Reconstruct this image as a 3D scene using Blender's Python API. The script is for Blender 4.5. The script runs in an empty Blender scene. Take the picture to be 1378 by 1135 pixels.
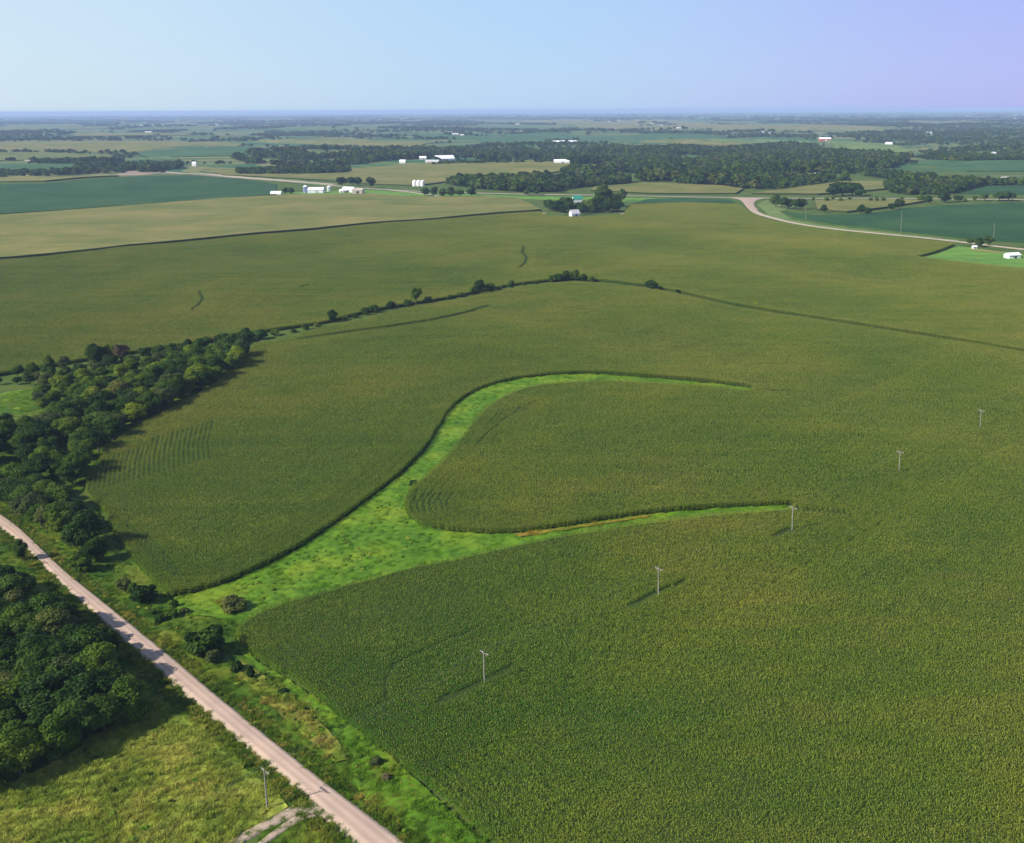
import bpy, math, random
import numpy as np
from mathutils import Vector, Matrix, Euler
from mathutils.geometry import delaunay_2d_cdt
random.seed(7); RNG = np.random.default_rng(7)
S = bpy.context.scene; COL = S.collection

# ------------------------------------------------------------------ camera, sky, sun, exposure
CAMH = 120.0; FPX = 1380.0; PITCH = math.radians(12.0); CX, CY = 850.0, 441.0; ROLL = math.radians(-0.25)      # the photograph is a crop: principal point off centre
cam = bpy.data.cameras.new('camera'); camo = bpy.data.objects.new('camera', cam); COL.objects.link(camo)
cam.sensor_width = 36; cam.lens = 36*FPX/1378; cam.shift_x = (689-CX)/1378; cam.shift_y = (CY-567.5)/1378; cam.clip_start = 1; cam.clip_end = 120000
CM = Matrix.Rotation(math.pi/2-PITCH, 3, 'X') @ Matrix.Rotation(ROLL, 3, 'Z')
camo.matrix_world = Matrix.Translation((0, 0, CAMH)) @ CM.to_4x4()
S.camera = camo
SUN_EL = math.radians(36); SH = Vector((1.0, 0.50, 0)).normalized()      # SH: direction shadows fall
sd = Vector((-SH.x*math.cos(SUN_EL), -SH.y*math.cos(SUN_EL), math.sin(SUN_EL)))
w = bpy.data.worlds.new('World'); S.world = w; w.use_nodes = True
nt = w.node_tree; nt.nodes.clear()
sky = nt.nodes.new('ShaderNodeTexSky'); sky.sky_type = 'NISHITA'; sky.sun_disc = False
sky.sun_elevation = SUN_EL; sky.sun_rotation = math.atan2(sd.x, sd.y) % (2*math.pi)
sky.altitude = 300; sky.air_density = 1.0; sky.dust_density = 0.6; sky.ozone_density = 2.5
bg = nt.nodes.new('ShaderNodeBackground'); bg.inputs['Strength'].default_value = 0.10
wo = nt.nodes.new('ShaderNodeOutputWorld')
# the evening-side sky of the photograph drifts gently from blue (left) to violet (right)
tc = nt.nodes.new('ShaderNodeTexCoord'); sx = nt.nodes.new('ShaderNodeSeparateXYZ')
mr = nt.nodes.new('ShaderNodeMapRange'); mr.interpolation_type = 'SMOOTHSTEP'
mr.inputs['From Min'].default_value = -0.6; mr.inputs['From Max'].default_value = -0.05
tint = nt.nodes.new('ShaderNodeMix'); tint.data_type = 'RGBA'
SKY_L = (0.96, 0.96, 1.0, 1); SKY_R = (1.08, 0.80, 1.06, 1)
tint.inputs[6].default_value = SKY_L; tint.inputs[7].default_value = SKY_R
mu = nt.nodes.new('ShaderNodeMix'); mu.data_type = 'RGBA'; mu.blend_type = 'MULTIPLY'; mu.inputs[0].default_value = 1
L = nt.links.new
L(tc.outputs['Generated'], sx.inputs[0]); L(sx.outputs['X'], mr.inputs['Value']); L(mr.outputs[0], tint.inputs[0])
tint.inputs[6].default_value = (4.2, 5.3, 6.2, 1); tint.inputs[7].default_value = (2.95, 4.4, 6.3, 1)
mr2 = nt.nodes.new('ShaderNodeMapRange'); mr2.interpolation_type = 'SMOOTHSTEP'; mr2.inputs['From Min'].default_value = -0.15; mr2.inputs['From Max'].default_value = 0.42
tin2 = nt.nodes.new('ShaderNodeMix'); tin2.data_type = 'RGBA'; tin2.inputs[7].default_value = (2.6, 2.85, 6.1, 1)
L(sx.outputs['X'], mr2.inputs['Value']); L(mr2.outputs[0], tin2.inputs[0]); L(tint.outputs[2], tin2.inputs[6])
me_ = nt.nodes.new('ShaderNodeMapRange'); me_.interpolation_type = 'SMOOTHSTEP'      # hazy pale air low in the sky, clear blue higher up
me_.inputs['From Min'].default_value = .12; me_.inputs['From Max'].default_value = .8; me_.inputs['To Min'].default_value = .85; me_.inputs['To Max'].default_value = 0.1
mu.blend_type = 'MIX'; L(sx.outputs['Z'], me_.inputs['Value']); L(me_.outputs[0], mu.inputs[0])
L(sky.outputs[0], mu.inputs[6]); L(tin2.outputs[2], mu.inputs[7]); L(mu.outputs[2], bg.inputs['Color']); L(bg.outputs[0], wo.inputs['Surface'])
sl = bpy.data.lights.new('sun', 'SUN'); sl.energy = 5.0; sl.angle = math.radians(0.53); sl.color = (1.0, 0.93, 0.82)
so = bpy.data.objects.new('sun', sl); COL.objects.link(so); so.rotation_euler = sd.to_track_quat('Z', 'Y').to_euler(); so.location = (0, 0, 300)
S.view_settings.view_transform = 'Standard'; S.view_settings.look = 'None'; S.view_settings.gamma = 1
S.view_settings.use_curve_mapping = False; S.view_settings.exposure = 0.6
S.render.engine = 'CYCLES'
S.cycles.max_bounces = 6; S.cycles.diffuse_bounces = 2; S.cycles.transmission_bounces = 3; S.cycles.volume_bounces = 0

# ------------------------------------------------------------------ terrain and pixel mapping
def sstep(a, b, x): t = np.clip((x-a)/(b-a), 0, 1); return t*t*(3-2*t)
def H(x, y):
    x = np.asarray(x, float); y = np.asarray(y, float); r = np.hypot(x, y)
    h = sstep(130, 330, r)*(1-sstep(900, 1500, r))*1.5*(np.sin(x/47+1.0)*np.cos(y/58+.4)+.5*np.sin((x+y)/31))
    h = h+sstep(900, 2600, r)*7.0*(np.sin(x/170+.6)*np.cos(y/150)+.5*np.sin((x*.6-y)/97))
    h = h+sstep(2600, 7000, r)*9.0*(np.sin(x/520+2)*np.cos(y/430+.3)+.6*np.sin((x*.5+y)/290+1))
    h = h+sstep(2100, 3600, r)*(1-sstep(9000, 14000, r))*7.0*(np.sin(x/330+1.2)*np.sin(y/260+.5)+.4*np.sin((x+y)/150))
    return h
def Hf(x, y): return float(H(x, y))
def ray(px, py):
    return CM @ Vector(((px-CX)/FPX, -(py-CY)/FPX, -1))
def G(px, py, z=0.0):
    """ground point (x, y) seen at a photograph pixel, at height z above the terrain"""
    d = ray(px, py); d = d/math.hypot(d.x, d.y)
    R = (CAMH-z)/max(-d.z, 1e-4); R = min(R, 38000)
    if R > 800:      # march over the far relief for the first hit
        ts = np.linspace(R*.45, R*1.3, 600); zz = CAMH+d.z*ts-H(d.x*ts, d.y*ts)-z
        k = np.argmax(zz < 0)
        if k > 0: R = float(ts[k])
    else:
        for _ in range(6): R = (CAMH-z-Hf(d.x*R, d.y*R))/(-d.z)
    return (d.x*R, d.y*R)
def GP(pts): return [G(*p) for p in pts]

def inpoly(P, X, Y):
    X = np.asarray(X, float); Y = np.asarray(Y, float); c = np.zeros(X.shape, bool); n = len(P)
    for i in range(n):
        x1, y1 = P[i]; x2, y2 = P[(i+1) % n]
        if y1 == y2: continue
        m = ((y1 > Y) != (y2 > Y)); c ^= m & (X < (x2-x1)*(Y-y1)/(y2-y1)+x1)
    return c
def segdist(PL, X, Y, closed=False):
    D = np.full(np.shape(X), 1e9); n = len(PL)
    for i in range(n if closed else n-1):
        x1, y1 = PL[i]; x2, y2 = PL[(i+1) % n]; dx, dy = x2-x1, y2-y1; l = dx*dx+dy*dy+1e-9
        t = np.clip(((X-x1)*dx+(Y-y1)*dy)/l, 0, 1); D = np.minimum(D, np.hypot(X-x1-t*dx, Y-y1-t*dy))
    return D
def smooth(P, closed=False, it=2):
    for _ in range(it):
        Q = []; n = len(P)
        for i in range(n if closed else n-1):
            a = P[i]; b = P[(i+1) % n]
            Q += [(a[0]*.75+b[0]*.25, a[1]*.75+b[1]*.25), (a[0]*.25+b[0]*.75, a[1]*.25+b[1]*.75)]
        if not closed: Q = [P[0]]+Q+[P[-1]]
        P = Q
    return P

# ------------------------------------------------------------------ materials
def newmat(name):
    m = bpy.data.materials.new(name); m.use_nodes = True; m.node_tree.nodes.clear(); return m, m.node_tree
def N(t, kind, **kw):
    n = t.nodes.new(kind)
    for k, v in kw.items(): setattr(n, k, v)
    return n
def noise(t, vec, scale, detail=3, rough=.55):
    n = N(t, 'ShaderNodeTexNoise'); n.inputs['Scale'].default_value = scale; n.inputs['Detail'].default_value = detail
    n.inputs['Roughness'].default_value = rough; t.links.new(vec, n.inputs['Vector']); return n.outputs['Fac']
def ramp(t, fac, stops):
    r = N(t, 'ShaderNodeValToRGB'); e = r.color_ramp.elements
    while len(e) < len(stops): e.new(.5)
    for el, (p, c) in zip(e, stops): el.position = p; el.color = (*c, 1)
    t.links.new(fac, r.inputs[0]); return r.outputs[0]
def mix(t, fac, a, b, mode='MIX'):
    n = N(t, 'ShaderNodeMix', data_type='RGBA', blend_type=mode)
    if isinstance(fac, (int, float)): n.inputs[0].default_value = fac
    else: t.links.new(fac, n.inputs[0])
    for i, v in ((6, a), (7, b)):
        if isinstance(v, tuple): n.inputs[i].default_value = (*v, 1)
        else: t.links.new(v, n.inputs[i])
    return n.outputs[2]
def surface(t, col, rough=.8, bump=None, bstr=.5, bdist=.3, transl=None, spec=.2):
    b = N(t, 'ShaderNodeBsdfPrincipled'); t.links.new(col, b.inputs['Base Color']) if not isinstance(col, tuple) else setattr(b.inputs['Base Color'], 'default_value', (*col, 1))
    b.inputs['Roughness'].default_value = rough; b.inputs['Specular IOR Level'].default_value = spec
    if bump is not None:
        k = N(t, 'ShaderNodeBump'); k.inputs['Strength'].default_value = bstr; k.inputs['Distance'].default_value = bdist
        t.links.new(bump, k.inputs['Height']); t.links.new(k.outputs[0], b.inputs['Normal'])
    o = N(t, 'ShaderNodeOutputMaterial'); out = b.outputs[0]
    if transl:
        tr = N(t, 'ShaderNodeBsdfTranslucent'); t.links.new(col, tr.inputs[0]); mx = N(t, 'ShaderNodeMixShader')
        mx.inputs[0].default_value = transl; t.links.new(out, mx.inputs[1]); t.links.new(tr.outputs[0], mx.inputs[2]); out = mx.outputs[0]
    t.links.new(out, o.inputs[0]); return b
def pos(t): return N(t, 'ShaderNodeNewGeometry').outputs['Position']
def stretched(t, p, ang, sx, sy):
    m = N(t, 'ShaderNodeMapping', vector_type='POINT'); m.inputs['Rotation'].default_value = (0, 0, -ang); m.inputs['Scale'].default_value = (sx, sy, 1)
    t.links.new(p, m.inputs['Vector']); return m.outputs[0]

def leafmat(name, c1, c2, c3, scale=.03, jitter=True, transl=.25, fine=None, objrand=False, rough=.6, broad=0, sang=.6):
    """leaf colour that drifts over the ground (world position), plus a per-leaf difference"""
    m, t = newmat(name); p = pos(t)
    f = noise(t, p, scale, 5, .62)
    if broad:
        fb = noise(t, p, broad, 3, .5); fs = noise(t, stretched(t, p, sang, .01, .12), 1.0, 4, .6)
        m1 = N(t, 'ShaderNodeMath', operation='MULTIPLY_ADD'); m1.inputs[1].default_value = .45; t.links.new(fb, m1.inputs[0])
        m0 = N(t, 'ShaderNodeMath', operation='MULTIPLY_ADD'); m0.inputs[1].default_value = .3; t.links.new(fs, m0.inputs[0])
        m3 = N(t, 'ShaderNodeMath', operation='MULTIPLY'); m3.inputs[1].default_value = .25; t.links.new(f, m3.inputs[0])
        t.links.new(m3.outputs[0], m0.inputs[2]); t.links.new(m0.outputs[0], m1.inputs[2]); f = m1.outputs[0]
        # colour turns tanner with distance, darker and greener around the near poles
        sp_ = N(t, 'ShaderNodeSeparateXYZ'); t.links.new(p, sp_.inputs[0]); ry = N(t, 'ShaderNodeMapRange'); t.links.new(sp_.outputs['Y'], ry.inputs['Value'])
        for kk, vv in (('From Min', 180), ('From Max', 650), ('To Min', -.002), ('To Max', .012)): ry.inputs[kk].default_value = vv
        dd = N(t, 'ShaderNodeVectorMath', operation='DISTANCE'); t.links.new(p, dd.inputs[0]); dd.inputs[1].default_value = (GREENP[0], GREENP[1], 0); rd = N(t, 'ShaderNodeMapRange', interpolation_type='SMOOTHSTEP'); t.links.new(dd.outputs['Value'], rd.inputs['Value'])
        for kk, vv in (('From Min', 20), ('From Max', 85), ('To Min', -.06), ('To Max', 0)): rd.inputs[kk].default_value = vv
        for q_ in (ry, rd):
            ad = N(t, 'ShaderNodeMath', operation='ADD'); t.links.new(f, ad.inputs[0]); t.links.new(q_.outputs[0], ad.inputs[1]); f = ad.outputs[0]
        col = ramp(t, f, [(.40, c1), (.5, c2), (.60, c3)])
    else: col = ramp(t, f, [(.36, c1), (.5, c2), (.64, c3)])
    if fine:
        f2 = noise(t, p, fine, 2); col = mix(t, 1.0, col, ramp(t, f2, [(.3, (.72, .74, .7)), (.7, (1.25, 1.22, 1.1))]), 'MULTIPLY')
    if jitter:
        a = N(t, 'ShaderNodeAttribute', attribute_name='tone'); col = mix(t, 1.0, col, ramp(t, a.outputs['Fac'], [(0, (.8, .82, .78)), (.5, (1, 1, 1)), (1, (1.2, 1.16, 1.06))]), 'MULTIPLY')
    if objrand:
        oi = N(t, 'ShaderNodeObjectInfo'); col = mix(t, 1.0, col, ramp(t, oi.outputs['Random'], [(0, (.7, .78, .8)), (.4, (1, 1, 1)), (.7, (1.15, 1.1, .8)), (1, (1.5, 1.3, .9))]), 'MULTIPLY')
    surface(t, col, rough, transl=transl, spec=.08); return m
def fieldmat(name, c1, c2, c3, ang=0.0, big=.012, rows=None, bump=.6, fine=.8, bdist=.5):
    """top of a crop stand seen from afar: drifting colour, streaks along the rows, canopy relief"""
    m, t = newmat(name); p = pos(t)
    f = noise(t, p, big, 6, .6); s = noise(t, stretched(t, p, ang, .012, .16), 1.0, 4, .6)
    fs = N(t, 'ShaderNodeMath', operation='MULTIPLY_ADD'); fs.inputs[1].default_value = .45; t.links.new(s, fs.inputs[0])
    m2 = N(t, 'ShaderNodeMath', operation='MULTIPLY'); m2.inputs[1].default_value = .55; t.links.new(f, m2.inputs[0]); t.links.new(m2.outputs[0], fs.inputs[2])
    col = ramp(t, fs.outputs[0], [(.40, c1), (.5, c2), (.60, c3)])
    g = noise(t, p, fine, 3, .7); col = mix(t, 1.0, col, ramp(t, g, [(.3, (.8, .8, .8)), (.7, (1.15, 1.15, 1.1))]), 'MULTIPLY')
    surface(t, col, .85, bump=g, bstr=bump, bdist=bdist, spec=.1); return m
def plain(name, c, rough=.6, metal=0, spec=.4, var=.12, scale=1.5):
    m, t = newmat(name); p = pos(t); f = noise(t, p, scale, 4)
    lo = tuple(v*(1-var) for v in c); hi = tuple(min(1, v*(1+var)) for v in c)
    b = surface(t, ramp(t, f, [(.3, lo), (.7, hi)]), rough, spec=spec); b.inputs['Metallic'].default_value = metal; return m

M = {}; GREENP = G(600, 900)
CORN = ((.058, .140, .008), (.118, .185, .012), (.205, .218, .026))
M['corn_leaf'] = leafmat('corn_leaf', *CORN, scale=.03, broad=.006, transl=.2, fine=.5)
M['tassel'] = plain('corn_tassel', (.24, .24, .06), .9, spec=.05, var=.2, scale=.6)
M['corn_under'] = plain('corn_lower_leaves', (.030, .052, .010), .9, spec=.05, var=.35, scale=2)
M['corn_shade_wall'] = plain('corn_stalks_shade_toned', (.034, .052, .013), .9, spec=.05, var=.4, scale=3)  # brown-green lower leaves, colour also darkened for the stand's self-shadow at its edge
M['corn_far'] = fieldmat('corn_far', (.075, .11, .018), (.115, .138, .026), (.15, .155, .04), ang=.25)
M['corn_tan'] = fieldmat('corn_tan', (.095, .12, .024), (.145, .148, .036), (.20, .175, .055), ang=.22)
M['soy'] = fieldmat('soybean_leaves', (.014, .054, .014), (.022, .068, .018), (.034, .085, .022), ang=.2, bump=.3)
M['soy_far'] = fieldmat('soybean_far', (.028, .08, .026), (.04, .10, .030), (.06, .12, .036), ang=.1, bump=.3)
M['pasture'] = fieldmat('pasture', (.075, .13, .032), (.11, .17, .042), (.16, .20, .06), big=.02, bump=.3)
M['lawn'] = fieldmat('lawn', (.07, .16, .022), (.10, .22, .028), (.14, .24, .04), big=.05, bump=.2)
M['ground_far'] = None
# base ground: rough grass near; beyond the named fields a patchwork of crops
m, t = newmat('ground'); p = pos(t)
n1 = noise(t, p, .05, 6, .62); near = ramp(t, n1, [(.3, (.04, .075, .014)), (.5, (.065, .105, .02)), (.7, (.11, .125, .032))])
st = stretched(t, p, .12, 1/620, 1/430); v = N(t, 'ShaderNodeTexVoronoi', feature='F1', distance='CHEBYCHEV'); v.inputs['Scale'].default_value = 1; v.inputs['Randomness'].default_value = .75
t.links.new(st, v.inputs['Vector']); sp = N(t, 'ShaderNodeSeparateColor'); t.links.new(v.outputs['Color'], sp.inputs[0])
patch = ramp(t, sp.outputs[0], [(0, (.035, .10, .038)), (.25, (.09, .135, .04)), (.45, (.17, .165, .06)), (.6, (.035, .10, .038)), (.8, (.12, .14, .045)), (1, (.20, .18, .075))])
for e in [x for x in t.nodes if x.type == 'VALTORGB'][-1:]: e.color_ramp.interpolation = 'CONSTANT'
ln = N(t, 'ShaderNodeVectorMath', operation='LENGTH'); t.links.new(p, ln.inputs[0]); far = N(t, 'ShaderNodeMapRange'); far.inputs['From Min'].default_value = 1950; far.inputs['From Max'].default_value = 2300
t.links.new(ln.outputs['Value'], far.inputs['Value']); g = noise(t, p, .9, 4, .7)
surface(t, mix(t, far.outputs[0], near, patch), .95, bump=g, bstr=.5, bdist=.3, spec=.05); M['ground'] = m
M['meadow'] = leafmat('meadow_grass', (.20, .275, .038), (.30, .35, .055), (.41, .41, .085), scale=.10, fine=.6, transl=.2)
M['verge'] = leafmat('verge_grass', (.055, .125, .010), (.095, .17, .014), (.18, .22, .026), scale=.08, fine=.6, transl=.2)
M['bright'] = leafmat('waterway_grass', (.085, .20, .014), (.13, .26, .018), (.21, .31, .024), scale=.06, fine=.45, transl=.2)
M['weeds'] = leafmat('dry_weeds', (.12, .20, .02), (.22, .25, .035), (.34, .28, .07), scale=.12, fine=.6, transl=.2)
M['yellowed'] = leafmat('yellowed_corn', (.16, .20, .022), (.26, .23, .025), (.30, .20, .03), scale=.15, fine=.6, transl=.2)
# gravel road: pinkish, paler wheel tracks (V = across)
m, t = newmat('gravel'); p = pos(t); uv = N(t, 'ShaderNodeUVMap').outputs[0]; su = N(t, 'ShaderNodeSeparateXYZ'); t.links.new(uv, su.inputs[0])
tr = ramp(t, su.outputs['Y'], [(0, (.22, .20, .12)), (.07, (.33, .27, .19)), (.22, (.50, .37, .29)), (.34, (.39, .285, .22)), (.5, (.49, .36, .28)), (.66, (.38, .28, .215)), (.78, (.50, .37, .29)), (.93, (.33, .27, .19))])
a = noise(t, p, 6, 5, .7); b2 = noise(t, p, .12, 4); c0 = mix(t, 1.0, tr, ramp(t, a, [(.3, (.82, .82, .82)), (.7, (1.14, 1.14, 1.14))]), 'MULTIPLY')
surface(t, mix(t, 1.0, c0, ramp(t, b2, [(.3, (.86, .86, .88)), (.7, (1.08, 1.06, 1.04))]), 'MULTIPLY'), .95, bump=a, bstr=.4, bdist=.05, spec=.1); M['gravel'] = m
M['pale_gravel'] = plain('pale_gravel', (.36, .30, .215), .95, var=.2, scale=.15)
M['pink_gravel'] = plain('pink_gravel', (.35, .255, .20), .95, var=.12, scale=.15)
M['asphalt'] = plain('worn_road', (.27, .24, .18), .9, var=.15, scale=.05)
M['earth'] = plain('bare_earth', (.27, .19, .14), .95, var=.3, scale=.05)
M['wood'] = plain('weathered_pole_wood', (.27, .245, .21), .85, var=.2, scale=8)
M['ceramic'] = plain('insulator', (.40, .40, .38), .5, var=.05)
M['wire'] = plain('aluminium_wire', (.55, .55, .55), .4, metal=.3, var=.05)
M['bark'] = plain('bark', (.09, .07, .05), .95, var=.3, scale=4)
M['white'] = plain('white_paint', (.80, .80, .78), .6, var=.05); M['wroof'] = plain('white_metal_roof', (.84, .84, .84), .4, var=.05)
M['grey_roof'] = plain('grey_metal_roof', (.50, .50, .50), .45, var=.1); M['tanroof'] = plain('tan_metal_roof', (.42, .36, .29), .6, var=.1)
M['green_roof'] = plain('green_metal_roof', (.03, .22, .15), .45, var=.1); M['red'] = plain('red_paint', (.45, .10, .08), .7, var=.15)
M['tanwall'] = plain('tan_siding', (.48, .42, .34), .7, var=.1); M['glass'] = plain('window_glass', (.04, .05, .06), .08, spec=.6, var=.1)
M['galv'] = plain('galvanised_steel', (.62, .64, .66), .35, metal=.4, var=.08); M['bluegrey'] = plain('blue_steel', (.16, .22, .34), .5, var=.1)
M['dark'] = plain('dark_door', (.06, .06, .06), .7)
M['darkred_wood'] = plain('red_stained_wood', (.25, .12, .08), .8, var=.2)

m, t = newmat('driveway'); p = pos(t); f = noise(t, p, .55, 5, .7); g = noise(t, p, 5, 3)
surface(t, mix(t, 1.0, ramp(t, f, [(.42, (.07, .10, .02)), (.50, (.27, .215, .15)), (.6, (.40, .31, .235))]), ramp(t, g, [(.3, (.8, .8, .8)), (.7, (1.15, 1.15, 1.15))]), 'MULTIPLY'), .95, bump=g, bdist=.05, spec=.05); M['driveway'] = m
# ------------------------------------------------------------------ object helpers
def link(o, parent=None):
    COL.objects.link(o)
    if parent is not None: o.parent = parent
    return o
def tag(o, label=None, cat=None, group=None, kind=None):
    if label: o['label'] = label
    if cat: o['category'] = cat
    if group: o['group'] = group
    if kind: o['kind'] = kind
    return o
def empty(name, loc, rz=0, **kw):
    o = bpy.data.objects.new(name, None); o.location = loc; o.rotation_euler = (0, 0, rz); o.empty_display_size = 1; link(o); return tag(o, **kw)
def mesh(name, V, F, mats, smooth=False, midx=None):
    me = bpy.data.meshes.new(name); me.from_pydata([tuple(v) for v in V], [], F)
    for mm in (mats if isinstance(mats, (list, tuple)) else [mats]): me.materials.append(mm)
    if midx is not None: me.polygons.foreach_set('material_index', midx)
    if smooth: me.polygons.foreach_set('use_smooth', [True]*len(me.polygons))
    me.update(); return me
def nmesh(name, V, nq, mats, midx=None, tone=None):
    """quads soup from an (4n,3) array, fast"""
    me = bpy.data.meshes.new(name); V = np.asarray(V, np.float32); n = len(V)
    me.vertices.add(n); me.vertices.foreach_set('co', V.ravel())
    me.loops.add(n); me.loops.foreach_set('vertex_index', np.arange(n, dtype=np.int32))
    me.polygons.add(n//4); me.polygons.foreach_set('loop_start', np.arange(0, n, 4, dtype=np.int32)); me.polygons.foreach_set('loop_total', np.full(n//4, 4, np.int32))
    for mm in mats: me.materials.append(mm)
    if midx is not None: me.polygons.foreach_set('material_index', np.asarray(midx, np.int32))
    if tone is not None:
        a = me.attributes.new('tone', 'FLOAT', 'FACE'); a.data.foreach_set('value', np.asarray(tone, np.float32))
    me.update(calc_edges=True); return me
def obj(name, me, parent=None, loc=None, **kw):
    o = bpy.data.objects.new(name, me)
    if loc is not None: o.location = loc
    link(o, parent); return tag(o, **kw)

class MB:
    def __init__(s): s.V = []; s.F = []
    def box(s, c, d, rz=0):
        n = len(s.V); ca, sa = math.cos(rz), math.sin(rz)
        for k in range(8):
            x = d[0]/2*(1 if k & 1 else -1); y = d[1]/2*(1 if k & 2 else -1); z = d[2]/2*(1 if k & 4 else -1)
            s.V.append((c[0]+x*ca-y*sa, c[1]+x*sa+y*ca, c[2]+z))
        s.F += [tuple(n+i for i in f) for f in ((0, 2, 3, 1), (4, 5, 7, 6), (0, 1, 5, 4), (2, 6, 7, 3), (0, 4, 6, 2), (1, 3, 7, 5))]; return s
    def tube(s, pts, rad, seg=6, cap=True):
        n0 = len(s.V)
        for i, p in enumerate(pts):
            p = Vector(p); a = Vector(pts[max(i-1, 0)]); b = Vector(pts[min(i+1, len(pts)-1)]); d = (b-a).normalized()
            u = d.orthogonal().normalized(); v = d.cross(u); r = rad[i] if isinstance(rad, (list, tuple)) else rad
            for k in range(seg): q = p+u*math.cos(2*math.pi*k/seg)*r+v*math.sin(2*math.pi*k/seg)*r; s.V.append(tuple(q))
        for i in range(len(pts)-1):
            for k in range(seg): a = n0+i*seg+k; b = n0+i*seg+(k+1) % seg; s.F.append((a, b, b+seg, a+seg))
        if cap: s.F.append(tuple(n0+k for k in range(seg))[::-1]); s.F.append(tuple(n0+(len(pts)-1)*seg+k for k in range(seg)))
        return s
    def poly(s, pts): n = len(s.V); s.V += [tuple(p) for p in pts]; s.F.append(tuple(range(n, n+len(pts)))); return s
    def mesh(s, name, mat, smooth=False): return mesh(name, s.V, s.F, mat, smooth)
    def build(s, name, mat, parent=None, loc=None, smooth=False, **kw): return obj(name, s.mesh(name, mat, smooth), parent, loc, **kw)

# ------------------------------------------------------------------ ground sheet
def ground():
    NA, NR = 540, 250
    rr = np.concatenate([[0], 20*(42000/20)**(np.arange(NR)/(NR-1))]); an = np.linspace(0, 2*math.pi, NA, endpoint=False)
    R, A = np.meshgrid(rr[1:], an, indexing='ij'); X = R*np.cos(A); Y = R*np.sin(A); Z = H(X, Y)
    V = np.column_stack([np.concatenate([[0], X.ravel()]), np.concatenate([[0], Y.ravel()]), np.concatenate([[Hf(0, 0)], Z.ravel()])])
    F = [(0, 1+k, 1+(k+1) % NA) for k in range(NA)]
    for i in range(NR-1):
        b = 1+i*NA; F += [(b+k, b+NA+k, b+NA+(k+1) % NA, b+(k+1) % NA) for k in range(NA)]
    me = mesh('ground', V, F, M['ground'], smooth=True); obj('ground', me, kind='structure')
ground()

def resample(P, step, closed=True):
    out = []; n = len(P)
    for i in range(n if closed else n-1):
        a = P[i]; b = P[(i+1) % n]; d = math.hypot(b[0]-a[0], b[1]-a[1]); k = max(1, int(d/step))
        out += [(a[0]+(b[0]-a[0])*j/k, a[1]+(b[1]-a[1])*j/k) for j in range(k)]
    if not closed: out.append(P[-1])
    return out
def slab(name, P, h, step, mats, jit=0, kind='stuff', holes=(), wallmat=True, inset=0, **kw):
    """a sheet draped over the terrain at height h with its sides dropped to the ground; P world polygon"""
    P = resample(P, step)
    if inset:
        ar = sum(P[i][0]*P[(i+1) % len(P)][1]-P[(i+1) % len(P)][0]*P[i][1] for i in range(len(P))); sg = inset if ar > 0 else -inset; Q = []
        for i, q in enumerate(P):
            a = P[i-1]; b = P[(i+1) % len(P)]; dx, dy = b[0]-a[0], b[1]-a[1]; l = math.hypot(dx, dy)+1e-9; Q.append((q[0]-dy/l*sg, q[1]+dx/l*sg))
        P = Q
    loops = [P]+[resample(q, step) for q in holes]
    B = []; E = []
    for lp in loops:
        n0 = len(B); B += lp; E += [(n0+i, n0+(i+1) % len(lp)) for i in range(len(lp))]
    A = np.array(P); x0, y0 = A.min(0); x1, y1 = A.max(0)
    gx, gy = np.meshgrid(np.arange(x0, x1, step), np.arange(y0, y1, step)); gx = gx.ravel()+RNG.uniform(-.2, .2, gx.size)*step; gy = gy.ravel()+RNG.uniform(-.2, .2, gy.size)*step
    k = inpoly(P, gx, gy) & (segdist(P, gx, gy, True) > step*.4)
    pts = [Vector(b) for b in B]+[Vector((a, b)) for a, b in zip(gx[k], gy[k])]
    v, e, f, ov, oe, of = delaunay_2d_cdt(pts, E, [], 0, 1e-4)
    C = np.array([(v[a].x, v[a].y) for a in range(len(v))]); F = np.array([t for t in f if len(t) == 3]); cc = C[F].mean(1)
    ins = inpoly(P, cc[:, 0], cc[:, 1])
    for q in loops[1:]: ins &= ~inpoly(q, cc[:, 0], cc[:, 1])
    F = F[ins]; used = np.unique(F); mp = -np.ones(len(C), int); mp[used] = np.arange(len(used)); C = C[used]; F = mp[F]
    # orient up
    a, b, c = C[F[:, 0]], C[F[:, 1]], C[F[:, 2]]; s = (b[:, 0]-a[:, 0])*(c[:, 1]-a[:, 1])-(b[:, 1]-a[:, 1])*(c[:, 0]-a[:, 0]); F[s < 0] = F[s < 0][:, ::-1]
    r = np.hypot(C[:, 0], C[:, 1]); Z = H(C[:, 0], C[:, 1])+h+(r > 900)*(r-900)*2e-4+RNG.uniform(-jit, jit, len(C))
    V = np.column_stack([C, Z]); FL = [tuple(int(i) for i in q) for q in F]; mi = [0]*len(FL)
    if wallmat is not False:
        ec = {}
        for q in FL:
            for i in range(3): k = (q[i], q[(i+1) % 3]); ec[k] = 1
        n = len(V); low = {}; VL = V.tolist()
        for (a, b) in list(ec):
            if (b, a) in ec: continue
            for i in (a, b):
                if i not in low: low[i] = len(VL); VL.append([V[i][0], V[i][1], float(Hf(V[i][0], V[i][1]))-.5])
            FL.append((b, a, low[a], low[b])); mi.append(len(mats)-1)
        V = VL
    return obj(name, mesh(name, V, FL, mats, midx=mi), kind=kind, **kw)
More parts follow.
